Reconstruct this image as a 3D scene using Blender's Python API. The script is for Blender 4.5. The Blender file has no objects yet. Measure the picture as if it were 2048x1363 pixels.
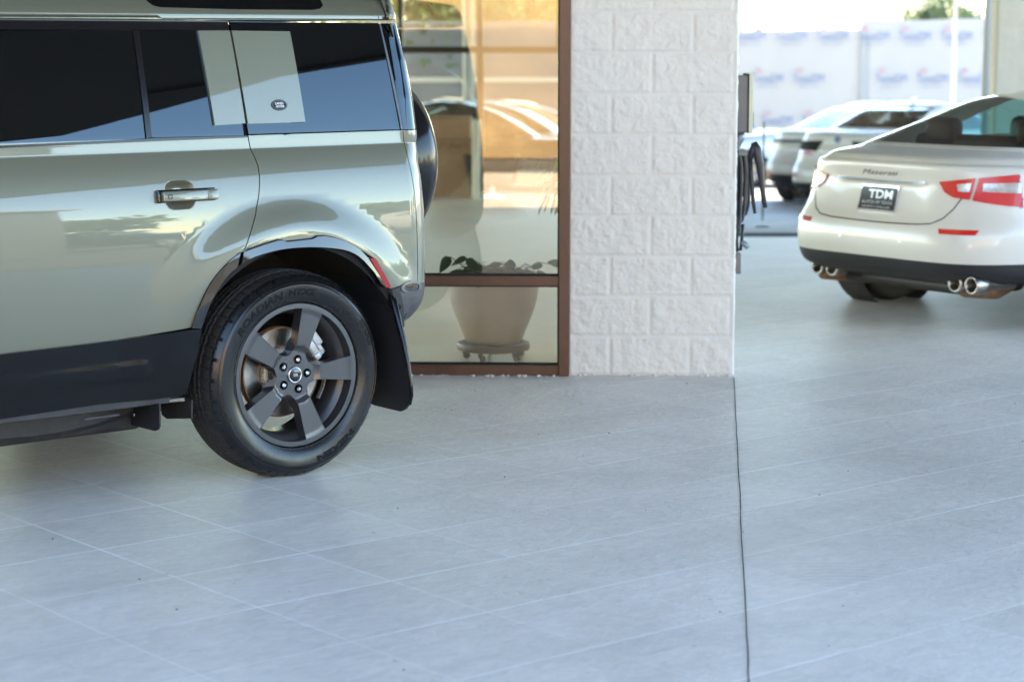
import bpy, bmesh, math, random
from mathutils import Vector, Matrix, noise
from mathutils.bvhtree import BVHTree
R = math.radians; PI = math.pi
sc = bpy.context.scene
C = sc.collection
random.seed(7)

# ------------------------------------------------------------------ camera, world, sun, exposure
CAMZ = 1.68; FPX = 75/36*2048; PITCH = math.atan(598/FPX)
cd = bpy.data.cameras.new('camera'); cam = bpy.data.objects.new('camera', cd); C.objects.link(cam)
cam.location = (0, 0, CAMZ); cam.rotation_euler = (PI/2-PITCH, 0, 0)
cd.lens = 75; cd.sensor_width = 36; cd.clip_end = 3000; cd.clip_start = 0.05
cd.dof.use_dof = True; cd.dof.focus_distance = 8.35; cd.dof.aperture_fstop = 2.9
sc.camera = cam
SUN_AZ, SUN_EL = R(-38), R(40)
w = bpy.data.worlds.new('World'); sc.world = w; w.use_nodes = True
nt = w.node_tree; nt.nodes.clear()
sky = nt.nodes.new('ShaderNodeTexSky'); sky.sky_type = 'NISHITA'; sky.sun_disc = False
sky.sun_elevation = SUN_EL; sky.sun_rotation = SUN_AZ; sky.air_density = 1.0; sky.altitude = 1200; sky.dust_density = 0.15; sky.ozone_density = 2.0
bg = nt.nodes.new('ShaderNodeBackground'); bg.inputs[1].default_value = 0.15
wo = nt.nodes.new('ShaderNodeOutputWorld'); hs = nt.nodes.new('ShaderNodeHueSaturation'); hs.inputs['Saturation'].default_value = 1.07; nt.links.new(sky.outputs[0], hs.inputs['Color']); nt.links.new(hs.outputs[0], bg.inputs[0]); nt.links.new(bg.outputs[0], wo.inputs[0])
sd = bpy.data.lights.new('sun', 'SUN'); sd.energy = 4.2; sd.angle = R(0.5); sd.color = (1, .93, .82)
sun = bpy.data.objects.new('sun', sd); C.objects.link(sun)
sv = Vector((math.sin(SUN_AZ)*math.cos(SUN_EL), math.cos(SUN_AZ)*math.cos(SUN_EL), math.sin(SUN_EL)))
sun.rotation_euler = sv.to_track_quat('Z', 'Y').to_euler(); sun.location = (0, 0, 30)
sc.view_settings.view_transform = 'Standard'; sc.view_settings.look = 'None'; sc.view_settings.gamma = 1
sc.view_settings.use_white_balance = True; sc.view_settings.white_balance_temperature = 7800; sc.view_settings.white_balance_tint = 8
sc.view_settings.exposure = 3.3
sc.render.engine = 'CYCLES'
sc.cycles.use_denoising = True
sc.cycles.max_bounces = 8; sc.cycles.transparent_max_bounces = 12; sc.cycles.glossy_bounces = 6
sc.cycles.diffuse_bounces = 5; sc.cycles.sample_clamp_indirect = 8

# ------------------------------------------------------------------ materials
MATS = {}
def mat(name, col=(.5, .5, .5), rough=.5, metal=0, coat=0, spec=.5, emit=None, bump=0, bscale=50, vary=0, vscale=3, ior=1.5, aniso=0, rvar=0, coatr=.02):
    m = bpy.data.materials.new(name); m.use_nodes = True; n = m.node_tree.nodes; L = m.node_tree.links
    b = n['Principled BSDF']; b.inputs['Base Color'].default_value = (*col, 1); b.inputs['Roughness'].default_value = rough
    b.inputs['Metallic'].default_value = metal; b.inputs['Coat Weight'].default_value = coat; b.inputs['Coat Roughness'].default_value = coatr
    b.inputs['Specular IOR Level'].default_value = spec; b.inputs['IOR'].default_value = ior
    tc = n.new('ShaderNodeTexCoord')
    if bump:
        t = n.new('ShaderNodeTexNoise'); t.inputs['Scale'].default_value = bscale; t.inputs['Detail'].default_value = 6
        L.new(tc.outputs['Object'], t.inputs['Vector'])
        bp = n.new('ShaderNodeBump'); bp.inputs['Strength'].default_value = bump; bp.inputs['Distance'].default_value = .01
        L.new(t.outputs[0], bp.inputs['Height']); L.new(bp.outputs[0], b.inputs['Normal'])
    if vary or rvar:
        t = n.new('ShaderNodeTexNoise'); t.inputs['Scale'].default_value = vscale; t.inputs['Detail'].default_value = 8; t.inputs['Roughness'].default_value = .65
        L.new(tc.outputs['Object'], t.inputs['Vector'])
        if vary:
            cr = n.new('ShaderNodeValToRGB'); cr.color_ramp.elements[0].position = .3; cr.color_ramp.elements[1].position = .7
            cr.color_ramp.elements[0].color = (*[c*(1-vary) for c in col], 1); cr.color_ramp.elements[1].color = (*[min(1, c*(1+vary)) for c in col], 1)
            L.new(t.outputs[0], cr.inputs[0]); L.new(cr.outputs[0], b.inputs['Base Color'])
        if rvar:
            mr = n.new('ShaderNodeMapRange'); mr.inputs[3].default_value = rough-rvar; mr.inputs[4].default_value = rough+rvar
            mr.inputs[1].default_value = .3; mr.inputs[2].default_value = .7
            L.new(t.outputs[0], mr.inputs[0]); L.new(mr.outputs[0], b.inputs['Roughness'])
    if emit:
        b.inputs['Emission Color'].default_value = (*col, 1); b.inputs['Emission Strength'].default_value = emit
    MATS[name] = m; return m

M = {}
M['sage'] = mat('sage_metallic_paint', (.135, .138, .10), .40, .35, 1)
M['sage'].node_tree.nodes['Principled BSDF'].inputs['Coat IOR'].default_value = 1.54
M['gloss_black'] = mat('gloss_black_trim', (.006, .007, .009), .06, 0, .6, rvar=.03, vscale=6)
M['satin_black'] = mat('satin_black_trim', (.008, .007, .008), .15, 0, 0, spec=.35)
M['clad'] = mat('dark_cladding', (.006, .006, .007), .08, 0, 0, spec=.3)
M['plastic'] = mat('grey_black_plastic', (.014, .014, .015), .5, 0, 0, bump=.15, bscale=300)
M['sill'] = mat('sill_plastic', (.06, .062, .066), .38, 0, 0, bump=.05, bscale=120, vary=.15, vscale=9)
M['void'] = mat('dark_gap', (.004, .004, .004), .8)
M['liner'] = mat('wheel_well_liner', (.018, .016, .014), .55, bump=.3, bscale=25, vary=.5, vscale=8)
M['glass'] = mat('tinted_window_glass', (.003, .003, .003), .012, 0, 0, ior=1.58, spec=.5)
M['glass'].node_tree.nodes['Principled BSDF'].inputs['Specular Tint'].default_value = (.72, .88, 1, 1)
M['rubber'] = mat('tyre_rubber', (.008, .008, .0085), .26, rvar=.05, vscale=9, bump=.02, bscale=350, ior=1.5)
M['tread'] = mat('tyre_tread', (.02, .019, .018), .62, bump=.2, bscale=200, vary=.35, vscale=18)
M['letter'] = mat('tyre_lettering', (.004, .004, .005), .75, spec=.25)
M['rim'] = mat('satin_gunmetal_alloy', (.098, .098, .104), .30, .75, .25, coatr=.2)
M['rimd'] = mat('alloy_barrel', (.07, .07, .072), .4, .6, .1, rvar=.08, vscale=12)
M['steel'] = mat('brushed_brake_steel', (.42, .39, .36), .28, 1, 0, vary=.3, vscale=12)
M['rust'] = mat('rusty_disc_edge', (.23, .13, .07), .6, .4, vary=.5, vscale=25, bump=.3, bscale=80)
M['hatm'] = mat('hub_casting', (.42, .39, .33), .5, .3, vary=.4, vscale=20)
M['caliper'] = mat('cast_caliper', (.55, .56, .56), .45, .5, vary=.25, vscale=14, bump=.2, bscale=90)
M['chrome'] = mat('chrome', (.8, .8, .82), .08, 1)
M['silver'] = mat('silver_paint', (.62, .62, .62), .3, .4)
M['white_ink'] = mat('white_ink', (.75, .77, .78), .3)
M['logo_green'] = mat('badge_dark', (.005, .009, .008), .5, 0, 0, spec=.3)
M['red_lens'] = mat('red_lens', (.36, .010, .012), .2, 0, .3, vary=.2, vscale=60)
M['red_sunlit'] = mat('sunlit_red_lens', (.60, .014, .006), .25, 0, .2)  # red lens with sunlight put into its colour
M['clear_lens'] = mat('clear_lens', (.55, .5, .46), .15, .3, 1, vary=.35, vscale=40)
M['white_paint'] = mat('white_car_paint', (.62, .595, .535), .35, 0, .5)
M['white_paint2'] = mat('white_car_paint_far', (.62, .585, .52), .4, 0, .4)
M['dark_paint'] = mat('dark_car_paint', (.02, .02, .024), .25, .2, 1)
M['blue_paint'] = mat('pale_blue_car_paint', (.42, .52, .6), .3, .2, 1)
M['hotwire'] = mat('car_interior', (.05, .035, .032), .7)
M['headrest'] = mat('headrest_leather', (.06, .03, .03), .55)
M['exh'] = mat('exhaust_metal', (.38, .35, .32), .3, 1, vary=.15, vscale=30)
M['plate'] = mat('plate_black', (.012, .013, .014), .3)
M['bronze'] = mat('bronze_anodised_frame', (.1, .052, .034), .42, .35, vary=.22, vscale=5, rvar=.08)
M['dark_frame'] = mat('dark_window_frame', (.016, .013, .012), .45)
M['pot'] = mat('ceramic_planter', (.30, .27, .225), .35, vary=.06, vscale=3)
M['soil'] = mat('potting_soil', (.03, .02, .015), .9, bump=.8, bscale=40)
M['leaf'] = mat('dark_green_leaf', (.012, .04, .008), .5, vary=.4, vscale=9)
M['leaf2'] = mat('light_leaf', (.11, .17, .03), .5, vary=.4, vscale=2)
M['foliage'] = mat('tree_leaves', (.07, .11, .03), .6, vary=.45, vscale=.8)
M['bark'] = mat('bark', (.08, .06, .045), .9, bump=.6, bscale=12)
M['card'] = mat('corrugated_cardboard', (.3, .185, .105), .75, vary=.12, vscale=5)
M['card_ink'] = mat('box_print', (.17, .085, .045), .8)
M['caster'] = mat('brown_plant_dolly', (.012, .008, .006), .5)
M['grey_box'] = mat('grey_enamel', (.16, .155, .15), .5, .2, vary=.1, vscale=6)
M['cream_edge'] = mat('cream_cover_plate', (.55, .53, .42), .45)
M['conduit'] = mat('galvanised_conduit', (.25, .3, .36), .4, .5, vary=.15, vscale=20)
M['hose'] = mat('black_hose', (.02, .02, .024), .4)
M['concrete'] = mat('lot_concrete', (.29, .28, .26), .6, vary=.12, vscale=1.2, rvar=.15)
M['asphalt'] = mat('asphalt', (.11, .105, .10), .8, vary=.2, vscale=.6)
M['grass'] = mat('grass_ground', (.08, .11, .03), .9, vary=.3, vscale=.7)
M['tan_wall'] = mat('tan_stone_wall', (.40, .285, .16), .85, vary=.22, vscale=.9, bump=.6, bscale=3)
M['soffit'] = mat('canopy_soffit', (.10, .092, .08), .7, vary=.1, vscale=1)
M['stucco'] = mat('cream_stucco', (.62, .57, .48), .8, vary=.05, vscale=2, bump=.3, bscale=40)
M['intfloor'] = mat('showroom_tile', (.72, .64, .51), .42, vary=.1, vscale=1.5, rvar=.08)
M['intwall'] = mat('showroom_wall', (.75, .7, .6), .7)
M['pole_white'] = mat('white_painted_pole', (.5, .5, .49), .5)
M['banner_blue'] = mat('banner_blue_ink', (.12, .18, .34), .7)
M['banner_red'] = mat('banner_red_ink', (.42, .24, .27), .7)
M['far_grey'] = mat('far_building_panel', (.16, .17, .2), .7)
M['brown_wall'] = mat('sky_block_brown', (.16, .12, .085), .8, vary=.1, vscale=1.5)
M['drain'] = mat('dark_drain_cover', (.014, .015, .017), .85, spec=.2)
M['vinyl_seat'] = mat('black_vinyl', (.02, .02, .024), .4)
M['yellow'] = mat('kerb_yellow', (.7, .55, .12), .6)

def fabric_banner():
    m = bpy.data.materials.new('white_mesh_banner'); m.use_nodes = True; n = m.node_tree.nodes; L = m.node_tree.links; n.clear()
    d = n.new('ShaderNodeBsdfDiffuse'); d.inputs[0].default_value = (.33, .325, .32, 1)
    t = n.new('ShaderNodeBsdfTranslucent'); t.inputs[0].default_value = (.42, .43, .46, 1)
    x = n.new('ShaderNodeMixShader'); x.inputs[0].default_value = .05; o = n.new('ShaderNodeOutputMaterial')
    L.new(d.outputs[0], x.inputs[1]); L.new(t.outputs[0], x.inputs[2]); L.new(x.outputs[0], o.inputs[0]); return m
M['banner'] = fabric_banner()

def window_glass(name, tint, refl, rtint=(1, 1, 1), rough=.004):
    m = bpy.data.materials.new(name); m.use_nodes = True; n = m.node_tree.nodes; L = m.node_tree.links; n.clear()
    t = n.new('ShaderNodeBsdfTransparent'); t.inputs[0].default_value = (*tint, 1)
    g = n.new('ShaderNodeBsdfGlossy'); g.inputs[0].default_value = (*rtint, 1); g.inputs[1].default_value = rough
    f = n.new('ShaderNodeFresnel'); gg = n.new('ShaderNodeNewGeometry'); mm_ = n.new('ShaderNodeMath'); mm_.operation = 'MULTIPLY_ADD'; mm_.inputs[1].default_value = -.8333; mm_.inputs[2].default_value = 1.5; L.new(gg.outputs['Backfacing'], mm_.inputs[0]); L.new(mm_.outputs[0], f.inputs[0])
    a = n.new('ShaderNodeMath'); a.operation = 'ADD'; a.use_clamp = True; a.inputs[1].default_value = refl
    x = n.new('ShaderNodeMixShader'); o = n.new('ShaderNodeOutputMaterial')
    L.new(f.outputs[0], a.inputs[0]); L.new(a.outputs[0], x.inputs[0]); L.new(t.outputs[0], x.inputs[1]); L.new(g.outputs[0], x.inputs[2]); L.new(x.outputs[0], o.inputs[0])
    return m
M['store_glass'] = window_glass('bronze_tinted_glass', (.84, .79, .68), .11, (1, .89, .72))
M['back_glass'] = window_glass('clear_glass', (.8, .85, .8), .03)
M['car_glass'] = window_glass('car_window_glass', (.66, .68, .63), .04)
M['teal_glass'] = window_glass('teal_car_glass', (.42, .92, .98), .04)

def floor_mat():
    m = bpy.data.materials.new('slate_tile_paving'); m.use_nodes = True; n = m.node_tree.nodes; L = m.node_tree.links
    b = n['Principled BSDF']
    geo = n.new('ShaderNodeNewGeometry')
    def dot(v):
        d = n.new('ShaderNodeVectorMath'); d.operation = 'DOT_PRODUCT'; d.inputs[1].default_value = (*v, 0); L.new(geo.outputs['Position'], d.inputs[0]); return d.outputs['Value']
    def mth(op, a, c=None, clamp=False, e=None):
        x = n.new('ShaderNodeMath'); x.operation = op; x.use_clamp = clamp
        for i, q in enumerate((a, c, e)):
            if q is None: continue
            if isinstance(q, (int, float)): x.inputs[i].default_value = q
            else: L.new(q, x.inputs[i])
        return x.outputs[0]
    az = R(50.2)
    A = dot((math.sin(az), math.cos(az))); B = dot((math.cos(az), -math.sin(az)))
    def tex(scale, det, rough=.5, vec=None, dist=0):
        t = n.new('ShaderNodeTexNoise'); t.inputs['Scale'].default_value = scale; t.inputs['Detail'].default_value = det
        t.inputs['Roughness'].default_value = rough; t.inputs['Distortion'].default_value = dist
        L.new(vec if vec else geo.outputs['Position'], t.inputs['Vector']); return t.outputs[0]
    wob = tex(5, 3)
    def line(D, off, sp, wd, wobk):
        x = mth('ADD', D, mth('MULTIPLY', mth('SUBTRACT', wob, .5), wobk))
        x = mth('DIVIDE', mth('SUBTRACT', x, off), sp)
        f = mth('ABSOLUTE', mth('SUBTRACT', mth('FRACT', mth('ADD', x, 100.5)), .5))   # 0 at line centre
        dd = mth('MULTIPLY', f, sp)
        return mth('SUBTRACT', 1, mth('SMOOTH_MIN', mth('DIVIDE', dd, wd), 1, e=.2), clamp=True)
    la = line(A, 2.907, .497, .0072, .004); lb = line(B, -5.757, .481, .0072, .004)
    fade = n.new('ShaderNodeMapRange'); fade.interpolation_type = 'SMOOTHSTEP'
    fade.inputs[1].default_value = .33; fade.inputs[2].default_value = .62; fade.inputs[3].default_value = .35; fade.inputs[4].default_value = 1
    L.new(tex(.55, 3), fade.inputs[0])
    # cross joints wear away towards the right of the court
    wr = n.new('ShaderNodeMapRange'); sx = n.new('ShaderNodeSeparateXYZ'); L.new(geo.outputs['Position'], sx.inputs[0])
    L.new(sx.outputs[0], wr.inputs[0]); wr.inputs[1].default_value = -1.2; wr.inputs[2].default_value = .3; wr.inputs[3].default_value = 1; wr.inputs[4].default_value = .28
    la2 = mth('MULTIPLY', la, wr.outputs[0])
    ln = mth('MULTIPLY', mth('MAXIMUM', la2, lb), fade.outputs[0])
    # brushed slate texture streaks along A
    mp = n.new('ShaderNodeCombineXYZ'); L.new(mth('MULTIPLY', A, 6), mp.inputs[0]); L.new(mth('MULTIPLY', B, 13), mp.inputs[1])
    st = tex(2.2, 9, .68, mp.outputs[0], .8)
    big = tex(.9, 5, .6)
    # per-tile tone
    cell = n.new('ShaderNodeTexWhiteNoise'); cell.noise_dimensions = '2D'
    cx = n.new('ShaderNodeCombineXYZ'); L.new(mth('FLOOR', mth('DIVIDE', mth('SUBTRACT', A, 2.907), .497)), cx.inputs[0]); L.new(mth('FLOOR', mth('DIVIDE', mth('ADD', B, 5.757), .481)), cx.inputs[1])
    L.new(cx.outputs[0], cell.inputs['Vector'])
    v = mth('ADD', mth('ADD', mth('MULTIPLY', mth('SUBTRACT', st, .5), .42), mth('MULTIPLY', mth('SUBTRACT', big, .5), .30)), mth('MULTIPLY', mth('SUBTRACT', cell.outputs['Value'], .5), .06))
    val = mth('ADD', v, .64)
    base = n.new('ShaderNodeCombineColor'); L.new(mth('MULTIPLY', val, 1.08), base.inputs[0]); L.new(mth('MULTIPLY', val, 1.0), base.inputs[1]); L.new(mth('MULTIPLY', val, .91), base.inputs[2])
    def mix(f, a, c):
        x = n.new('ShaderNodeMix'); x.data_type = 'RGBA'
        L.new(f, x.inputs[0]) if not isinstance(f, float) else None
        for i, q in ((6, a), (7, c)):
            if isinstance(q, tuple): x.inputs[i].default_value = (*q, 1)
            else: L.new(q, x.inputs[i])
        return x.outputs[2]
    sr = n.new('ShaderNodeMapRange'); sr.inputs[1].default_value = .56; sr.inputs[2].default_value = .78; sr.inputs[3].default_value = 0; sr.inputs[4].default_value = .6
    L.new(tex(.8, 8, .6, None, 1.2), sr.inputs[0])
    c1 = mix(sr.outputs[0], base.outputs[0], (.50, .42, .33))
    c2 = mix(mth('MULTIPLY', ln, 1.0, True), c1, (.97, .95, .92))
    # curved scuff left by a turning tyre
    vd = n.new('ShaderNodeVectorMath'); vd.operation = 'DISTANCE'; L.new(geo.outputs['Position'], vd.inputs[0]); vd.inputs[1].default_value = (1.02, 6.1, 0)
    vm = n.new('ShaderNodeVectorMath'); vm.operation = 'DISTANCE'; L.new(geo.outputs['Position'], vm.inputs[0]); vm.inputs[1].default_value = (1.06, 6.63, 0)
    rg_ = mth('MULTIPLY', mth('ADD', mth('SINE', mth('MULTIPLY', vd.outputs['Value'], 150)), 1), .5)
    mk = n.new('ShaderNodeMapRange'); L.new(vm.outputs['Value'], mk.inputs[0]); mk.inputs[1].default_value = .05; mk.inputs[2].default_value = .24; mk.inputs[3].default_value = .42; mk.inputs[4].default_value = 0
    c2 = mix(mth('MULTIPLY', mth('MULTIPLY', rg_, mk.outputs[0]), tex(6, 4)), c2, (.30, .27, .24))
    # wheel paths and dull smears
    sm_ = n.new('ShaderNodeMapRange'); sm_.inputs[1].default_value = .52; sm_.inputs[2].default_value = .72; sm_.inputs[3].default_value = 0; sm_.inputs[4].default_value = .35
    mp2 = n.new('ShaderNodeCombineXYZ'); L.new(mth('MULTIPLY', A, .35), mp2.inputs[0]); L.new(mth('MULTIPLY', B, 1.6), mp2.inputs[1]); L.new(tex(1.3, 7, .62, mp2.outputs[0], .6), sm_.inputs[0])
    c2 = mix(sm_.outputs[0], c2, (.42, .40, .37))
    sp_ = n.new('ShaderNodeMapRange'); sp_.inputs[1].default_value = .70; sp_.inputs[2].default_value = .76; sp_.inputs[3].default_value = 0; sp_.inputs[4].default_value = .55; L.new(tex(26, 3, .5), sp_.inputs[0])
    c2 = mix(sp_.outputs[0], c2, (.3, .29, .27))
    L.new(c2, b.inputs['Base Color'])
    rr = n.new('ShaderNodeMapRange'); L.new(st, rr.inputs[0]); rr.inputs[3].default_value = .30; rr.inputs[4].default_value = .62
    L.new(mth('ADD', rr.outputs[0], mth('MULTIPLY', ln, .1)), b.inputs['Roughness'])
    bp = n.new('ShaderNodeBump'); bp.inputs['Strength'].default_value = .8; bp.inputs['Distance'].default_value = .010
    hh = mth('ADD', mth('ADD', st, mth('MULTIPLY', tex(38, 5, .6), .25)), mth('MULTIPLY', ln, -.25))
    L.new(hh, bp.inputs['Height']); L.new(bp.outputs[0], b.inputs['Normal'])
    return m
M['floor'] = floor_mat()

def block_mat():
    m = mat('white_painted_split_block', (.66, .635, .585), .55, vary=.035, vscale=6, bump=.35, bscale=70); return m
M['block'] = block_mat()

# ------------------------------------------------------------------ mesh helpers
class MB:
    def __init__(s): s.v = []; s.f = []
    def add(s, vs, fs):
        o = len(s.v); s.v += [tuple(p) for p in vs]; s.f += [tuple(i+o for i in f) for f in fs]; return s
    def box(s, c, d, rz=0, bev=0, mtx=None):
        bm = bmesh.new(); bmesh.ops.create_cube(bm, size=1)
        for v in bm.verts: v.co = Vector((v.co.x*d[0], v.co.y*d[1], v.co.z*d[2]))
        if bev: bmesh.ops.bevel(bm, geom=bm.edges[:], offset=bev, segments=3, affect='EDGES', profile=.5)
        mt = Matrix.Translation(c) @ Matrix.Rotation(rz, 4, 'Z')
        if mtx: mt = mtx @ mt
        bm.verts.index_update()
        s.add([mt @ v.co for v in bm.verts], [[v.index for v in f.verts] for f in bm.faces]); bm.free(); return s
    def tube(s, pts, r, n=12, caps=True):
        pts = [Vector(p) for p in pts]; rs = r if isinstance(r, (list, tuple)) else [r]*len(pts)
        vs = []; fs = []; up = None
        for i, p in enumerate(pts):
            d = (pts[min(i+1, len(pts)-1)]-pts[max(i-1, 0)]).normalized()
            if up is None:
                up = Vector((0, 0, 1)) if abs(d.z) < .9 else Vector((1, 0, 0))
            a = d.cross(up).normalized(); b = a.cross(d).normalized(); up = b
            for k in range(n):
                t = 2*PI*k/n; vs.append(p+(a*math.cos(t)+b*math.sin(t))*rs[i])
        for i in range(len(pts)-1):
            for k in range(n): fs.append((i*n+k, i*n+(k+1) % n, (i+1)*n+(k+1) % n, (i+1)*n+k))
        if caps: fs.append(tuple(range(n))[::-1]); fs.append(tuple(range((len(pts)-1)*n, len(pts)*n)))
        return s.add(vs, fs)
    def lathe(s, prof, n=48, mt=Matrix(), a0=0, a1=2*PI, closed=False):
        # prof: (radius, axial) ; axis = Z of mt
        full = abs(a1-a0-2*PI) < 1e-6; m = n if full else n+1; vs = []; fs = []; P = len(prof)
        for i in range(m):
            t = a0+(a1-a0)*i/n
            for r, z in prof: vs.append(mt @ Vector((r*math.cos(t), r*math.sin(t), z)))
        for i in range(n):
            j = (i+1) % m
            for k in range(P-1 if not closed else P):
                l = (k+1) % P; fs.append((i*P+k, j*P+k, j*P+l, i*P+l))
        return s.add(vs, fs)
    def prism(s, poly, a, b, fn):
        # poly list of 2d ; fn(x,y,w)->Vector ; two caps w=a,b
        n = len(poly); vs = [fn(x, y, a) for x, y in poly]+[fn(x, y, b) for x, y in poly]
        fs = [tuple(range(n)), tuple(range(n, 2*n))[::-1]]+[(i, i+n, (i+1) % n+n, (i+1) % n) for i in range(n)]
        return s.add(vs, fs)
def build(name, mb, m, parent=None, smooth=False, angle=None, loc=None, recalc=True):
    me = bpy.data.meshes.new(name); me.from_pydata([tuple(v) for v in mb.v], [], mb.f)
    if recalc:
        bm = bmesh.new(); bm.from_mesh(me); bmesh.ops.recalc_face_normals(bm, faces=bm.faces[:]); bm.to_mesh(me); bm.free()
    me.materials.append(m)
    if smooth or angle:
        for p in me.polygons: p.use_smooth = True
        if angle: me.set_sharp_from_angle(angle=R(angle))
    o = bpy.data.objects.new(name, me); C.objects.link(o)
    if parent: o.parent = parent
    if loc: o.location = loc
    return o
def empty(name, loc=(0, 0, 0), rz=0, label=None, cat=None, group=None, kind=None):
    o = bpy.data.objects.new(name, None); C.objects.link(o); o.location = loc; o.rotation_euler = (0, 0, rz); o.empty_display_size = .2
    tag(o, label, cat, group, kind); return o
def tag(o, label=None, cat=None, group=None, kind=None):
    if label: o['label'] = label
    if cat: o['category'] = cat
    if group: o['group'] = group
    if kind: o['kind'] = kind
    return o
def kids(o): return [x for x in bpy.data.objects if x.parent == o]
def copy_tree(o, parent=None):
    c = o.copy(); C.objects.link(c)
    if parent: c.parent = parent
    for ch in kids(o): copy_tree(ch, c)
    return c
def text_poly(s, size=1, bold=.0, shear=0, space=1.0):
    cu = bpy.data.curves.new('t', 'FONT'); cu.body = s; cu.size = size; cu.offset = bold*size; cu.align_x = 'CENTER'; cu.align_y = 'CENTER'; cu.resolution_u = 3; cu.shear = shear
    cu.space_character = space
    o = bpy.data.objects.new('t', cu); C.objects.link(o); bpy.context.view_layer.update()
    dg = bpy.context.evaluated_depsgraph_get(); me = o.evaluated_get(dg).to_mesh()
    vs = [v.co.copy() for v in me.vertices]; fs = [tuple(p.vertices) for p in me.polygons]
    o.evaluated_get(dg).to_mesh_clear(); bpy.data.objects.remove(o); bpy.data.curves.remove(cu)
    return vs, fs
def ray(x, y):
    a = (x-1024)/FPX; b = -(y-681.5)/FPX
    return Vector((a, math.cos(PITCH)+b*math.sin(PITCH), -math.sin(PITCH)+b*math.cos(PITCH)))
def at(x, y, Y):
    d = ray(x, y); return Vector((0, 0, CAMZ))+d*(Y/d.y)
def proj(p):
    q = p-Vector((0, 0, CAMZ)); d = q.y*math.cos(PITCH)-q.z*math.sin(PITCH); u = q.y*math.sin(PITCH)+q.z*math.cos(PITCH)
    return 1024+FPX*q.x/d, 681.5-FPX*u/d
def ss(a, b, x):
    t = max(0, min(1, (x-a)/(b-a))) if a != b else (1 if x > b else 0); return t*t*(3-2*t)
def lerp_tab(tab, x):
    if x <= tab[0][0]: return tab[0][1]
    for (a, va), (b, vb) in zip(tab, tab[1:]):
        if x <= b: return va+(vb-va)*(x-a)/(b-a)
    return tab[-1][1]
def sheet(name, pts, m, kind='structure', z=None):
    mb = MB(); mb.add(pts, [tuple(range(len(pts)))]); o = build(name, mb, m); o['kind'] = kind
    return o

# ------------------------------------------------------------------ setting: floor, ground
AZ = R(50.2); EU = Vector((math.sin(AZ), math.cos(AZ), 0)); EV = Vector((math.cos(AZ), -math.sin(AZ), 0))
GY = [(-60, -.02), (-4, -.02), (18.95, -.02), (19.6, -.03), (30, -.70), (40, -.98), (60, -1.1), (900, -1.1)]
def gz(y): return lerp_tab(GY, y)
mb = MB(); XS = [-900, -60, -20, -8, 0, 8, 20, 60, 900]; n = len(XS); ys = [-900]+[y for y, _ in GY]+[]
vs = [(x, y, gz(y)) for y in ys for x in XS]
mb.add(vs, [(i*n+k, i*n+k+1, (i+1)*n+k+1, (i+1)*n+k) for i in range(len(ys)-1) for k in range(n-1)])
g = build('ground', mb, M['concrete']); g['kind'] = 'structure'; g.data.materials.append(M['asphalt'])
for p_ in g.data.polygons: p_.material_index = 1 if p_.center.y < 18 else 0
sheet('court_floor', [(-14, -6, 0), (10.6, -6, 0), (10.6, 18.5, 0), (-14, 18.5, 0)], M['floor'])
mb = MB(); mb.add([(1.0, 18.5, -.012), (14, 18.5, -.012), (14, 19.05, -.012), (1, 19.05, -.012)], [(0, 1, 2, 3)])
o = build('drain_channel', mb, M['drain']); o['kind'] = 'structure'
# expansion joint groove running towards the viewer
mb = MB(); pts = []
for i in range(60):
    t = i/59; x = 1.118+(0.44-1.118)*t; y = 10.62+(3.5-10.62)*t
    x += .003*noise.noise(Vector((t*9, 0, 3)))+.003*noise.noise(Vector((t*30, 0, 1)))
    wd = .0019*(1+.35*noise.noise(Vector((t*40, 5, 0))))
    pts.append((x-wd, x+wd, y))
mb.add([(a, y, .004) for a, b, y in pts]+[(b, y, .004) for a, b, y in pts], [(i, i+1, i+61, i+60) for i in range(59)])
o = build('expansion_joint', mb, M['void']); o['kind'] = 'structure'

# ------------------------------------------------------------------ canopy over the court
cn = empty('canopy', (0, 12, 0), 0, 'wide dark soffit canopy roofing the whole court above the cars', 'canopy')
CP = [(11.9, -.1), (10.0, 2.8), (7.7, 6.4), (7.5, 9.0), (8.6, 39), (-16, 39), (-16, 5.0), (0, 4.2)]
mb = MB(); mb.prism([(x, y-12) for x, y in CP], 4.5, 5.0, lambda x, y, w_: Vector((x, y, w_))); build('soffit', mb, M['soffit'], cn)
mb = MB()
for i in range(7): mb.box((-14+i*3.6, 9.5, 4.46), (.14, 33, .06))
build('beam', mb, M['dark_frame'], cn)
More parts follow.
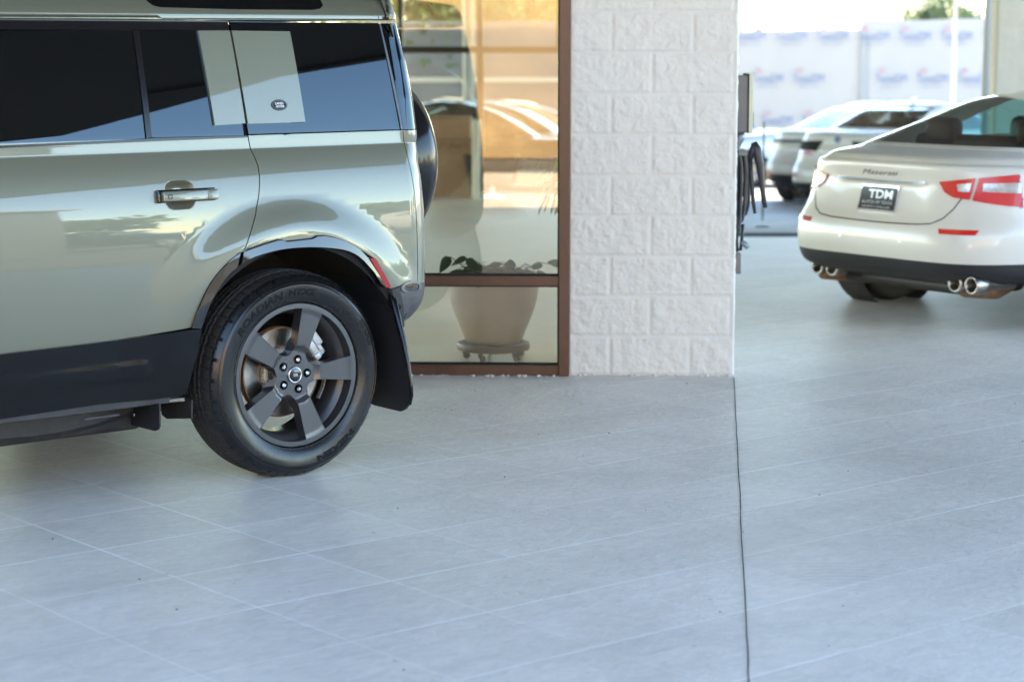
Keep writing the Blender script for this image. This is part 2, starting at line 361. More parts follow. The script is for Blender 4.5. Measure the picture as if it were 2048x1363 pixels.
# ------------------------------------------------------------------ split-face block pillars
def pillar(name, origin, rz, W, D, H, hi, label, parent=None, seed=0, res=.007):
    # origin: front right base corner; local x to the left(-), y back
    s_tot = 2*(W+D); mb = MB(); cols = int(s_tot/res); zl = [res*k_ for k_ in range(int(hi/res)+1)]
    while zl[-1] < H-.01: zl.append(min(H, zl[-1]+res*2.2))
    rows = len(zl)-1
    def loc(s):
        s %= s_tot
        if s < W: return Vector((-W+s, 0, 0)), Vector((0, -1, 0)), s
        s -= W
        if s < D: return Vector((0, s, 0)), Vector((1, 0, 0)), s
        s -= D
        if s < W: return Vector((-s, D, 0)), Vector((0, 1, 0)), s
        s -= W; return Vector((-W, D-s, 0)), Vector((-1, 0, 0)), s
    CH = .2032; BL = .4064
    def hgt(s, z):
        p, nn, q = loc(s); row = int(z/CH); zz = z-row*CH; dz = min(zz, CH-zz)
        off = BL*.5 if row % 2 == 0 else 0
        Lf = W if abs(nn.y) > .5 else D
        qq = (q+off) % BL; dx = min(qq, BL-qq)
        e = min(q, Lf-q)
        jx = ss(.004, .016, dx) if (dx < e+.01 or True) else 1
        h = ss(.003, .014, dz)*jx
        P = Vector((q*1.0+row*.37+seed*3, z, nn.x*3+nn.y*7))
        r = noise.fractal(P*18, .9, 2.1, 4)*.004+abs(noise.noise(P*30))*.005+noise.noise(P*7)*.002
        rr = (.0042+r)*h
        return rr*ss(0, .02, e)+(.004*ss(.0, .02, .02-e))
    vs = []
    for j in range(rows+1):
        z = zl[j]
        for i in range(cols):
            s = s_tot*i/cols; p, nn, q = loc(s); Lf = W if abs(nn.y) > .5 else D
            vs.append(p+nn*hgt(s, z)+Vector((0, 0, z)))
    fs = [(j*cols+i, j*cols+(i+1) % cols, (j+1)*cols+(i+1) % cols, (j+1)*cols+i) for j in range(rows) for i in range(cols)]
    mb.add(vs, fs)
    o = build(name, mb, M['block'], parent, smooth=True, recalc=False)
    o.location = origin; o.rotation_euler = (0, 0, rz)
    return o
FZ = R(-2.5)
FX = Vector((math.cos(FZ), math.sin(FZ), 0)); FY = Vector((-math.sin(FZ), math.cos(FZ), 0)); F0 = Vector((1.122, 10.70, 0))
p1 = pillar('block_pillar', F0, FZ, .83, .42, 4.5, 2.1, '')
tag(p1, 'white painted split-face block pillar beside the bronze framed shop window', 'pillar')
mb = MB()
for i in range(46):
    x = -.83+i*.0186+random.uniform(-.008, .008); sz = random.uniform(.004, .012)
    mb.box((x, -.012+random.uniform(-.006, .004), .003), (sz*1.6, sz, sz), random.random()*3, .002)
o = build('mortar_crumbs', mb, M['block'], p1)
PR = Vector((at(1990, 150, 19.6).x, 19.6, 0))
p2 = pillar('block_pillar', PR+Vector((1.0, 0, 0)), 0, 1.0, .2, 4.8, 3.2, '', seed=5, res=.03)
p2.location = (PR.x+1.0, 19.6, -.03)
p2.data.materials[0] = M['stucco']
tag(p2, 'far cream pillar rising behind the white sedan at the right edge', 'pillar')

# ------------------------------------------------------------------ showroom
def FP(a, b, z): return F0+FX*a+FY*b+Vector((0, 0, z))
FM = Matrix.Translation(F0) @ Matrix.Rotation(FZ, 4, 'Z')
def fbox(mb, a0, a1, b0, b1, z0, z1, bev=0): return mb.box(((a0+a1)/2, (b0+b1)/2, (z0+z1)/2), (a1-a0, b1-b0, z1-z0), 0, bev, FM)
DB = 13.4
bd = empty('showroom_building', F0, 0, 'tan showroom building with a glazed front behind the green off-roader', 'building')
def bpart(name, mb, m, par=None, **k):
    o = build(name, mb, m, None, **k); o.parent = par or bd
    o.matrix_parent_inverse = Matrix.Translation(-F0) if (par is None) else Matrix()
    return o
bpy.context.view_layer.update()
mb = MB(); fbox(mb, -12, -.02, .06, DB, -.25, .002); bpart('floor_slab', mb, M['intfloor'])
mb = MB(); fbox(mb, -12, -.02, .06, DB, 3.1, 5.6); bpart('roof', mb, M['stucco'])
mb = MB(); fbox(mb, -.2, -.02, .45, 1.2, 0, 3.1); bpart('wall', mb, M['intwall'])
mb = MB(); fbox(mb, -12, -.84, -.02, .06, 2.95, 3.1); bpart('fascia', mb, M['bronze'])
# front window : frame members and panes
wf = empty('storefront_window', F0, 0, 'bronze framed tinted shop window between the car and the block pillar', 'shop window')
def wpart(name, mb, m, **k):
    o = build(name, mb, m, None, **k); o.parent = wf; o.matrix_parent_inverse = Matrix.Translation(-F0); return o
for a in (-.885, -3.1, -5.3, -7.6):
    mb = MB(); fbox(mb, a, a+.053, -.045, .06, 0, 2.95, .003); wpart('mullion', mb, M['bronze'])
mb = MB()
for a0, a1 in ((-3.047, -.885), (-5.247, -3.1), (-7.547, -5.3)): fbox(mb, a0, a1, -.03, .06, .0, .047, .003); fbox(mb, a0, a1, -.036, .06, .047, .052)
wpart('bottom_rail', mb, M['bronze'])
mb = MB()
for a0, a1 in ((-3.047, -.885), (-5.247, -3.1), (-7.547, -5.3)): fbox(mb, a0, a1, -.03, .06, .457, .508, .003)
wpart('transom', mb, M['bronze'])
mb = MB()
for a0, a1 in ((-3.047, -.885), (-5.247, -3.1), (-7.547, -5.3)):
    fbox(mb, a0, a1, .005, .03, .508, .516); fbox(mb, a0, a1, .005, .03, .449, .457); fbox(mb, a0, a1, .005, .03, .0525, .060)
    fbox(mb, a1-.008, a1, .006, .029, .0605, .4485); fbox(mb, a1-.008, a1, .006, .029, .5165, 2.94)
wpart('gasket', mb, M['void'])
for (a0, a1) in ((-3.047, -.885), (-5.247, -3.1), (-7.547, -5.3)):
    for z0, z1 in ((.052, .457), (.508, 2.95)):
        mb = MB(); mb.add([FP(a0, .018, z0), FP(a1, .018, z0), FP(a1, .018, z1), FP(a0, .018, z1)], [(0, 1, 2, 3)]); wpart('glass_pane', mb, M['store_glass'])
mb = MB()
for i in range(60):
    a = -.9-random.random()*2.2; s_ = random.uniform(.004, .013); mb.box(FP(a, -.042-random.random()*.012, .003), (s_*1.7, s_, s_*.7), random.random()*3, .0015)
wpart('mortar_bed', mb, M['block'])
# back window wall of the showroom
bw = empty('rear_window_wall', F0, 0, 'dark mullioned window wall at the far side of the showroom', 'window wall')
def rpart(name, mb, m, **k):
    o = build(name, mb, m, None, **k); o.parent = bw; o.matrix_parent_inverse = Matrix.Translation(-F0); return o
def a_of(px, b):   # storefront coordinate of a pixel column at inner depth b
    d = ray(px, 200); n_ = FY; t = ((F0+FY*b-Vector((0, 0, CAMZ)))@n_ if False else (F0+FY*b-Vector((0, 0, CAMZ))).dot(n_))/d.dot(n_)
    return (Vector((0, 0, CAMZ))+d*t-F0).dot(FX)
am = a_of(961, DB)
mb = MB()
for k in range(-7, 3):
    a = am+k*1.75
    if a < -.3: fbox(mb, a-.036, a+.036, DB-.08, DB+.04, 0, 1.555)
rpart('mullion', mb, M['dark_frame'])
mb = MB()
for k in range(-7, 4):
    a = am+k*1.75-.87 if k != 0 else a_of(803, DB)
    if a < -.3: fbox(mb, a-.025, a+.025, DB-.08, DB+.04, 1.625, 3.1)
fbox(mb, am-.03, am+.03, DB-.08, DB+.04, 1.625, 3.1)
rpart('upper_mullion', mb, M['dark_frame'])
mb = MB(); fbox(mb, -11.8, -.2, DB-.08, DB+.04, 1.5551, 1.6249); fbox(mb, -11.8, -.2, DB-.081, DB+.04, 0, .06); rpart('transom', mb, M['dark_frame'])
mb = MB(); mb.add([FP(-11.8, DB, .05), FP(-.2, DB, .05), FP(-.2, DB, 3.1), FP(-11.8, DB, 3.1)], [(0, 1, 2, 3)]); rpart('glass_pane', mb, M['back_glass'])

# planter just inside the glass
pc = at(987, 712, 11.28); pc.z = .002
pl = empty('planter', pc, 0, 'large cream ceramic planter standing on a brown wheeled dolly inside the window', 'planter')
prof = [(0, .094), (.105, .094), (.147, .096), (.156, .115), (.172, .155), (.195, .21), (.214, .26), (.2285, .31), (.237, .36), (.2425, .405), (.2465, .435), (.244, .447), (.236, .447), (.232, .435), (.228, .42)]
mb = MB(); mb.lathe(prof, 64); build('pot', mb, M['pot'], pl, smooth=True)
mb = MB(); mb.lathe([(0, .418), (.1, .422), (.2, .418), (.2285, .414)], 32); build('soil', mb, M['soil'], pl, smooth=True)
dl = empty('plant_dolly', pc, 0, 'round brown plant dolly on small casters under the cream planter', 'plant dolly')
mb = MB(); mb.lathe([(0, .06), (.17, .05), (.19, .055), (.196, .07), (.19, .09), (.178, .0895), (.174, .082), (0, .082)], 48); build('tray', mb, M['caster'], dl, smooth=True, angle=40)
for k in range(5):
    t = 2*PI*k/5+.5; q = Vector((math.cos(t)*.155, math.sin(t)*.155, 0))
    mb = MB(); mb.lathe([(0, -.009), (.017, -.009), (.019, -.005), (.019, .005), (.017, .009), (0, .009)], 20, Matrix.Translation(q+Vector((.01, 0, .0195))) @ Matrix.Rotation(t, 4, 'Z') @ Matrix.Rotation(PI/2, 4, 'X'))
    cst = build('caster', mb, M['caster'], dl, smooth=True, angle=40)
    mb = MB(); mb.tube([q+Vector((0, 0, .026)), q+Vector((0, 0, .061))], [.012, .016], 12); build('caster_stem', mb, M['caster'], cst)
def leaf(mb, base, tip, width, droop=.0, side=Vector((1, 0, 0)), cup=.12, n=7):
    base = Vector(base); tip = Vector(tip); d = tip-base; L = d.length; sd_ = side-d*(side.dot(d)/max(1e-9, d.dot(d))); sd_.normalize(); up = sd_.cross(d).normalized()
    vs = []
    for i in range(n+1):
        t = i/n; wd = width*math.sin(PI*t**.75)**.8*(1-.25*t) if 0 < t < 1 else 0
        c = base+d*t-Vector((0, 0, 1))*droop*t*t*L
        vs += [c-sd_*wd+up*cup*wd, c, c+sd_*wd+up*cup*wd]
    fs = []
    for i in range(n):
        for k in range(2): fs.append((i*3+k, i*3+k+1, i*3+k+4, i*3+k+3))
    mb.add(vs, fs)
ft = empty('leafy_plant', pc+Vector((0, 0, .46)), 0, 'low dark green plant with heart shaped leaves growing in the cream planter', 'plant')
mbL = MB(); mbS = MB()
LV = [(890, 528, -.028, -.03, .020), (918, 522, -.05, -.012, .017), (946, 527, .045, -.02, .020), (962, 536, .035, .004, .02), (975, 540, .03, .0, .022), (992, 528, .032, .014, .016), (1003, 541, .03, .004, .02), (1020, 528, .001, .035, .021), (1023, 541, .03, .002, .018),
      (1075, 530, .010, .026, .019), (1108, 526, -.035, .02, .017), (935, 541, -.03, .004, .018), (950, 545, .03, .0, .02), (1045, 543, .025, -.002, .013), (1062, 545, .02, 0, .012), (910, 544, -.03, .004, .012), (985, 545, -.03, 0, .022), (1085, 546, .02, 0, .01)]
for k, (px, py, dx, dz, wd) in enumerate(LV):
    p = at(px, py, pc.y-.06+.12*((k*37) % 10)/10)-(pc+Vector((0, 0, .46)))
    d = Vector((dx, random.uniform(-.02, .02), dz)).normalized()*.055
    d = d*1.6; p = p+Vector((0, 0, .006)); leaf(mbL, p-d*.5, p+d*.5, wd*1.7, .25, Vector((.25, .6, .55)) if abs(dx) > abs(dz) else Vector((1, .3, 0)))
    b = Vector((p.x*.45, .0, .0)); m_ = (b+p)/2+Vector((0, 0, .03))
    mbS.tube([b, m_, p-d*.5], .0022, 6)
for k in range(110):
    t = random.random()*6.28; r_ = .05+.17*random.random(); p = Vector((r_*math.cos(t), r_*math.sin(t), .0+.05*random.random())); d = Vector((math.cos(t), math.sin(t), .3))*.045
    leaf(mbL, p-d*.5, p+d*.5, .02, .4, Vector((-math.sin(t), math.cos(t), 0)))
leaf(mbL, Vector((-.10, -.236, .02)), Vector((-.075, -.262, -.045)), .02, .1, Vector((1, 0, 0))); leaf(mbL, Vector((-.085, -.236, .03)), Vector((-.095, -.262, -.03)), .016, .1, Vector((1, 0, 0)))
build('leaves', mbL, M['leaf'], ft, smooth=True); build('stems', mbS, M['leaf'], ft, smooth=True)
# second plant behind the mullion, drooping into view
hc = at(1160, 700, 12.1); hc.z = .002
hp = empty('drooping_plant', hc, 0, 'tall drooping plant half hidden behind the bronze mullion', 'plant')
mb = MB(); mb.lathe([(0, 0), (.09, 0), (.09, .02), (.03, .04), (.025, .3), (.025, .62), (.06, .70), (.095, .80), (.10, .9), (.09, .9), (.08, .86), (0, .86)], 32); build('pedestal_pot', mb, M['caster'], hp, smooth=True, angle=50)
mb = MB(); mb2 = MB()
for k in range(150):
    t = random.random()*6.28; r_ = random.uniform(.02, .13); b = Vector((r_*math.cos(t), r_*math.sin(t), .9))
    out = random.uniform(.02, .17); p = Vector((math.cos(t)*(r_+out), math.sin(t)*(r_+out), .93+random.uniform(-.22, .12)))
    leaf(mb if k % 3 else mb2, p, p+Vector((math.cos(t)*.035, math.sin(t)*.035, -.065)), .017, .3, Vector((-math.sin(t), math.cos(t), 0)))
    (mb if k % 3 else mb2).tube([b, (b+p)/2+Vector((0, 0, .05)), p], .0018, 5)
build('leaves', mb, M['leaf'], hp); build('new_leaves', mb2, M['leaf2'], hp)
# boxes and chair at the far side of the showroom
def carton(px0, px1, z0, z1, Y, label, printed=False):
    c = (at(px0, 300, Y)+at(px1, 300, Y))/2; c.z = z0; wd = (at(px1, 300, Y)-at(px0, 300, Y)).x
    e = empty('cardboard_box', c, R(-3), label, 'box', 'cardboard boxes in the showroom')
    mb = MB(); mb.box((0, 0, (z1-z0)/2), (wd, .42, z1-z0), 0, .006); build('carton', mb, M['card'], e)
    mb = MB(); mb.box((0, -.2105, (z1-z0)-.012), (wd*.99, .001, .012)); mb.box((0, 0, (z1-z0)+.0005), (wd, .05, .001)); 
    if printed:
        mb.box((0, -.2105, (z1-z0)-.148), (wd*.96, .001, .006))
        vs, fs = text_poly('AUTOPARTS', .105, .02); x0 = max(v.x for v in vs); k = wd*.43/x0
        mb.add([(v.x*k, -.2115, v.y+(z1-z0)-.085) for v in vs], fs)
    build('print', mb, M['card_ink'], e)
    return e
carton(863, 946, .003, .64, 23.4, 'lower cardboard box with brown print, bottom of the stack in the showroom', True)
carton(864, 943, .641, .875, 23.4, 'plain cardboard box on top of the printed one in the showroom')
cc = at(984, 300, 23.2); cc.z = .003
ch = empty('tub_chair', cc, R(15), 'dark tub chair beside the cardboard boxes deep in the showroom', 'chair')
mb = MB(); mb.lathe([(.17, .10), (.25, .16), (.29, .36), (.30, .46), (.27, .47), (.25, .36), (.22, .26), (0, .24)], 40, a0=-.4, a1=PI+.4); build('shell', mb, M['vinyl_seat'], ch, smooth=True)
mb = MB(); mb.lathe([(0, .14), (.2, .14), (.235, .18), (.235, .25), (.2, .28), (0, .29)], 36); build('seat', mb, M['vinyl_seat'], ch, smooth=True, angle=50)
mb = MB(); mb.tube([(0, 0, .02), (0, 0, .15)], .03, 12); mb.lathe([(0, 0), (.2, 0), (.2, .015), (0, .03)], 32); build('base', mb, M['chrome'], ch, smooth=True, angle=40)
pq = at(952, 300, 23.0); pq.z = .003
pd = MB(); pd.lathe([(0, 0), (.06, 0), (.06, .02), (.045, .03), (.045, .72), (.05, .74), (.05, .84), (.03, .855), (0, .855)], 24)
o = build('display_post', pd, M['cream_edge'], smooth=True, angle=40); o.location = pq
tag(o, 'cream round post standing between the cardboard boxes and the tub chair', 'post')

# ------------------------------------------------------------------ off-roader
P0 = Vector((-0.8342, 8.1884, 0)); VC = -.99
suv = empty('off_roader', P0, R(39.8), 'sage green boxy off-roader with dark wheels parked at the left', 'car')
SM = Matrix.Translation(P0) @ Matrix.Rotation(R(39.8), 4, 'Z')
TAU = [(.30, -7), (.55, -4), (.70, -1.5), (.85, .8), (.95, 2.2), (1.02, 3.6), (1.08, 6.5), (1.13, 9.5), (1.165, 12.2), (1.185, 15), (1.22, 19), (1.274, 23), (1.280, 5.5), (1.32, 5), (1.334, 9.5), (1.45, 10.6), (1.74, 13.5),
       (1.752, 13), (1.760, -2), (1.768, 3), (1.781, 6), (1.786, 24), (1.83, 34), (1.87, 55), (1.90, 72)]
PZ = [.28+.002*i for i in range(812)]; PV = []
_v = 0
for i, z in enumerate(PZ): PV.append(_v); _v -= math.tan(R(min(80, lerp_tab(TAU, z+.001))))*.002
_r = PV[int((.95-.28)/.002)]; PV = [a-_r for a in PV]
def prof(z):
    k = (z-.28)/.002; i = max(0, min(len(PV)-2, int(k))); return PV[i]+(PV[i+1]-PV[i])*min(1, max(0, k-i))
S1, RR, S2, RF = .562, .15, -3.70, .24
ARC = RR*PI/2; ARCF = RF*PI/2
def plan(s):
    if S2 <= s <= S1: return s, 0., 0., 1.
    if s > S1:
        t = (s-S1)/RR
        if t < PI/2: return S1+RR*math.sin(t), -RR+RR*math.cos(t), math.sin(t), math.cos(t)
        return S1+RR, -RR-(s-S1-ARC), 1., 0.
    t = (S2-s)/RF
    if t < PI/2: return S2-RF*math.sin(t), -RF+RF*math.cos(t), -math.sin(t), math.cos(t)
    return S2-RF, -RF-(S2-s-ARCF), -1., 0.
def gfun(s, z):
    u, v, nu, nv = plan(s)
    w_ = 1 if s < S1 else 1-.3*ss(S1, S1+ARC, s)
    g = prof(z)*w_
    g -= .0045*((u+1.0)/1.2)**2 if u < .9 else 0
    g += lerp_tab(((1.2, 0), (1.30, .022), (1.45, .024), (1.6, .018), (1.75, .002)), z)*ss(S1-.02, S1+ARC*.45, s)
    for uc in (0, -3.022):
        r = math.hypot((u-uc), (z-.398)*1.0)
        cf = max(0, -(u-uc)/max(r, .01)); ca = abs(u-uc)/max(r, .01); g += .031*(1-.45*ca*ca)*(1-ss(.555, .705+.10*cf*cf, r))*ss(.30, .52, z)
    if s < -.5 and z < .6:      # pressed ledge on the sill cladding
        zl = .517+.012*(s+.7); a = ss(-.635, -.69, s)*ss(-1.5, -.75, s)
        g += a*(.0046*ss(zl+.017, zl-.015, z)-.0046*ss(zl-.05, zl-.075, z))
    return g
def pos(s, z, off=0.):
    u, v, nu, nv = plan(s); g = gfun(s, z)+off
    return Vector((u+nu*g, -(v+nv*g), z))
def nrm(s, z):
    e = .002; a = pos(s+e, z)-pos(s-e, z); b = pos(s, z+e)-pos(s, z-e); n_ = b.cross(a); n_.normalize()
    return -n_ if n_.dot(Vector((plan(s)[2], -plan(s)[3], 0))) < 0 else n_
def px2sz(x, y, off=0., s0=None):
    s, z = (s0 if s0 is not None else (x-594.5)/427), 1.68-(y-83)/505
    for _ in range(25):
        p = proj(SM @ pos(s, z, off)); e = 1e-3
        a = proj(SM @ pos(s+e, z, off)); b = proj(SM @ pos(s, z+e, off))
        J = ((a[0]-p[0])/e, (b[0]-p[0])/e, (a[1]-p[1])/e, (b[1]-p[1])/e); dx, dy = x-p[0], y-p[1]
        det = J[0]*J[3]-J[1]*J[2]
        if abs(det) < 50: break
        ds = (dx*J[3]-dy*J[1])/det; dz = (J[0]*dy-J[2]*dx)/det
        ds = max(-.3, min(.3, ds)); dz = max(-.3, min(.3, dz)); s += ds*.9; z += dz*.9
    return (s, z)
def PX(*pts, off=0.): return [px2sz(x, y, off) for x, y in pts]
def curve(pts, k=4):
    out = []
    for i in range(len(pts)-1):
        p0 = pts[max(i-1, 0)]; p1 = pts[i]; p2 = pts[i+1]; p3 = pts[min(i+2, len(pts)-1)]
        for j in range(k):
            t = j/k
            out.append(tuple(.5*((2*p1[q])+(-p0[q]+p2[q])*t+(2*p0[q]-5*p1[q]+4*p2[q]-p3[q])*t*t+(-p0[q]+3*p1[q]-3*p2[q]+p3[q])*t**3) for q in (0, 1)))
    out.append(tuple(pts[-1])); return out
def spanel(name, poly, m, parent, off=0., thick=.012, holes=(), step=.035, mirror=False, hook=None, mapf=None, nf=None):
    mp = mapf or (lambda a, b, o: pos(a, b, o)); nf_ = nf or nrm
    bm = bmesh.new(); ed = []
    for loop in [poly]+list(holes):
        vs = [bm.verts.new((a, b, 0)) for a, b in loop]
        for i in range(len(vs)):
            if (vs[i].co-vs[(i+1) % len(vs)].co).length > 1e-6: ed.append(bm.edges.new((vs[i], vs[(i+1) % len(vs)])))
    bmesh.ops.triangle_fill(bm, use_beauty=True, use_dissolve=False, edges=ed)
    xs = [a for a, b in poly]; zs = [b for a, b in poly]
    for ax, lo, hi in ((0, min(xs), max(xs)), (1, min(zs), max(zs))):
        st = step if ax == 0 else step*.7
        k = math.floor(lo/st)+1
        while k*st < hi:
            co = [0, 0, 0]; no = [0, 0, 0]; co[ax] = k*st; no[ax] = 1
            bmesh.ops.bisect_plane(bm, geom=bm.verts[:]+bm.edges[:]+bm.faces[:], plane_co=co, plane_no=no); k += 1
    for zc in (1.2725, 1.2768, 1.2802, 1.286, 1.3325, 1.7515, 1.7595, 1.7675, 1.7812, 1.7860):
        if mapf is None and min(zs) < zc < max(zs): bmesh.ops.bisect_plane(bm, geom=bm.verts[:]+bm.edges[:]+bm.faces[:], plane_co=(0, zc, 0), plane_no=(0, 1, 0))
    bm.normal_update(); bm.verts.index_update()
    P = [(v.co.x, v.co.y) for v in bm.verts]
    hk = hook or (lambda a, b: 0.)
    vs = [mp(a, b, off+hk(a, b)) for a, b in P]
    N = [nf_(a, b) for a, b in P]
    if hook:
        e = .003
        N2 = []
        for (a, b) in P:
            t1 = mp(a+e, b, off+hk(a+e, b))-mp(a-e, b, off+hk(a-e, b)); t2 = mp(a, b+e, off+hk(a, b+e))-mp(a, b-e, off+hk(a, b-e)); q = t2.cross(t1); q.normalize()
            N2.append(-q if q.dot(nf_(a, b)) < 0 else q)
        N = N2
    faces = []; ln = []
    for f in bm.faces:
        idx = [v.index for v in f.verts]
        q = sum(((vs[idx[a_]]-vs[idx[0]]).cross(vs[idx[a_+1]]-vs[idx[0]]) for a_ in range(1, len(idx)-1)), Vector())
        if q.dot(N[idx[0]]) < 0: idx = idx[::-1]
        faces.append(idx); ln += [N[i] for i in idx]
    if thick:
        cnt = {}
        for idx in faces:
            for i in range(len(idx)): cnt[(idx[i], idx[(i+1) % len(idx)])] = 1
        base = {}
        for (a, b) in list(cnt):
            if (b, a) in cnt: continue
            for q in (a, b):
                if q not in base: base[q] = len(vs); vs.append(vs[q]-N[q]*thick)
            quad = [b, a, base[a], base[b]]; fn_ = (vs[a]-vs[b]).cross(vs[base[a]]-vs[b]); fn_.normalize()
            faces.append(quad); ln += [fn_]*4
    bm.free()
    if mirror:
        vs = [Vector((v.x, -2*VC-v.y, v.z)) for v in vs]; nn = []; k = 0; nf2 = []
        for idx in faces:
            nf2.append(idx[::-1]); seg = ln[k:k+len(idx)][::-1]; nn += [Vector((a.x, -a.y, a.z)) for a in seg]; k += len(idx)
        faces = nf2; ln = nn
    me = bpy.data.meshes.new(name); me.from_pydata([tuple(v) for v in vs], [], faces)
    for p in me.polygons: p.use_smooth = True
    me.normals_split_custom_set([tuple(n_) for n_ in ln]); me.materials.append(m)
    o = bpy.data.objects.new(name, me); C.objects.link(o); o.parent = parent
    return o
def trimh(a, b): return -.16*(math.hypot(a if a > -1.5 else a+3.022, b-.398)-.50)*ss(.62, .80, b)
def shift(pts, ds=0, dz=0): return [(a+ds, b+dz) for a, b in pts]

# traced seams (shared by neighbouring panels)
CUT_UP = PX((457, 44), (461, 62), (491, 248), (496, 272))
CUT_LO = PX((496, 273), (498, 284), (501, 298), (510, 316), (516, 333), (519, 352), (519, 372), (517, 395), (511, 430), (502, 462), (492, 492), (486, 504))
CUT_ARC = PX((486, 504), (481, 521), (476, 533))
ARCH_F = curve(PX((484, 505), (466, 519), (440, 545), (418, 577), (398, 620), (385, 656), off=.01), 5)
ARCH_R = PX((488, 503), (510, 495), (530, 488), (556, 480), (565, 480), (573, 483), (600, 480), (625, 477), (635, 472), (650, 471), (672, 475), (690, 481), (706, 489), (720, 498), (736, 515), off=.01)
IN_F = curve(PX((403, 657), (412, 630), (425, 600), (442, 571), (460, 548), (476, 534), off=.012), 4)
IN_R = curve(PX((480, 529), (510, 513), (560, 499), (620, 494), (680, 498), (710, 508), (728, 522), off=.012), 4)
ZB = 1.327; ZG = 1.7625; SL = -1.335; SEAM = px2sz(832, 430)[0]; SEAM_T = px2sz(806, 275)[0]
print('seams', SEAM, SEAM_T, PX((384, 655), (0, 706), (457, 44), (757, 46), (800, 259), (770, 44), (780, 575), (852, 552)))
G = .0022
# inner black shell behind the gaps
hole_r = [(.50*math.cos(t), .398+.50*math.sin(t)) for t in [PI*i/24 for i in range(25)]]
shellp = [(-2.35, 1.745), (.66, 1.745), (1.6, 1.745), (1.6, .64), (.56, .62), (.49, .50)]+hole_r+[(-.5, .36), (-2.52, .36)]+[(a-3.022, b) for a, b in hole_r]+[(-3.522, .40), (-4.6, .42), (-4.6, 1.05), (-2.6, 1.1)]
spanel('inner_shell', shellp, M['void'], suv, off=-.02, thick=0, step=.08)
# rear door
door_poly = [(SL+.004, ZB)]+[(a, ZB) for a in (-.8, -.4)]+shift([CUT_LO[0]], -G)+shift(CUT_LO[1:], -G)+shift(ARCH_F, -.001, .002)[1:]+PX((280, 672), (140, 690), (0, 707), (-40, 712))+[(SL+.004, .606)]
hc_ = px2sz(360, 390)
def rrect(cx, cz, hw, hh, r, n=5, sk=0.):
    out = []
    for (sx, sz, a0) in ((1, 1, 0), (-1, 1, 90), (-1, -1, 180), (1, -1, 270)):
        for i in range(n+1):
            t = R(a0+90*i/n); out.append((cx+sx*(hw-r)+r*math.cos(t)+sk*0, cz+sz*(hh-r)+r*math.sin(t)))
    return out
cup = rrect(hc_[0], hc_[1], .066, .054, .03)
door = spanel('rear_door', door_poly, M['sage'], suv, holes=[cup])
CR = .02
def cuph(a, b):
    x = abs(a-hc_[0])/.066; z = abs(b-hc_[1])/.054; d = max(0, 1-(x**3+z**3)**(1/3)); return -CR*math.sin(min(1, d*1.6)*PI/2)
spanel('handle_cup', rrect(hc_[0], hc_[1], .0658, .0538, .03), M['sage'], door, thick=0, step=.006, hook=cuph)
h0 = px2sz(315, 393)[0]; h1 = px2sz(406, 388)[0]; h2 = px2sz(427, 387)[0]; hz = px2sz(366, 390)[1]-.001
def on(s, z, off): return pos(s, z, off)
def bar(s0, s1, z0, z1, o0, o1, bev=.003):
    a = pos(s0, (z0+z1)/2, (o0+o1)/2); b = pos(s1, (z0+z1)/2, (o0+o1)/2); c = (a+b)/2; d = b-a
    N_ = nrm((s0+s1)/2, (z0+z1)/2); tilt = math.atan2(N_.z, math.hypot(N_.x, N_.y))
    mt = Matrix.Translation(c) @ Matrix.Rotation(math.atan2(d.y, d.x), 4, 'Z') @ Matrix.Rotation(-tilt, 4, 'X')
    m_ = MB(); m_.box((0, 0, 0), (d.length, o1-o0, z1-z0), 0, bev, mt); return m_
hb = bar(h0-.006, h2, hz-.0240, hz+.0240, .0005, .016, .004); build('handle_gasket', hb, M['gloss_black'], door, angle=30)
hd = build('door_handle', bar(h0+.004, h1, hz-.0190, hz+.0190, .018, .038, .004), M['sage'], door, angle=30)
build('door_handle', bar(h1+.001, h2-.001, hz-.0190, hz+.0190, .018, .0375, .004), M['sage'], door, angle=30)
kb = rrect(px2sz(330, 393)[0], hz, .009, .008, .004); ki = rrect(px2sz(330, 393)[0], hz, .0065, .0055, .003)
spanel('keyless_button', kb, M['void'], door, off=.0388, thick=.001, holes=[ki])
# quarter panel
MK = PX((737, 516), (748, 516), (779, 573), (769, 575), (756, 549))
BT = PX((781, 577), (800, 571), (820, 561), (836, 555))
qp = shift([CUT_LO[0]], G, ZB-CUT_LO[0][1])+[(0, ZB), (.3, ZB), (SEAM_T, ZB)]+[(SEAM_T+.004, 1.28), (SEAM-.012, 1.2), (SEAM-.004, 1.1), (SEAM, .95), (SEAM, .71)]+[BT[2], BT[1], BT[0]]+[MK[2], MK[1]]+shift(ARCH_R, 0, .002)[::-1][1:]+shift(CUT_LO[1:], G)[::-1]
quarter = spanel('quarter_panel', qp, M['sage'], suv)
# tailgate corner and tailgate
tgp = [(SEAM_T+G*2, ZB), (.7, ZB), (1.631, ZB), (1.631, .71), (SEAM+G*2, .71), (SEAM+G*2, .95), (SEAM-.004+G*2, 1.1), (SEAM-.012+G*2, 1.2), (SEAM_T+.004+G*2, 1.28)]
spanel('tailgate', tgp, M['sage'], suv); spanel('tailgate', tgp, M['sage'], suv, mirror=True)
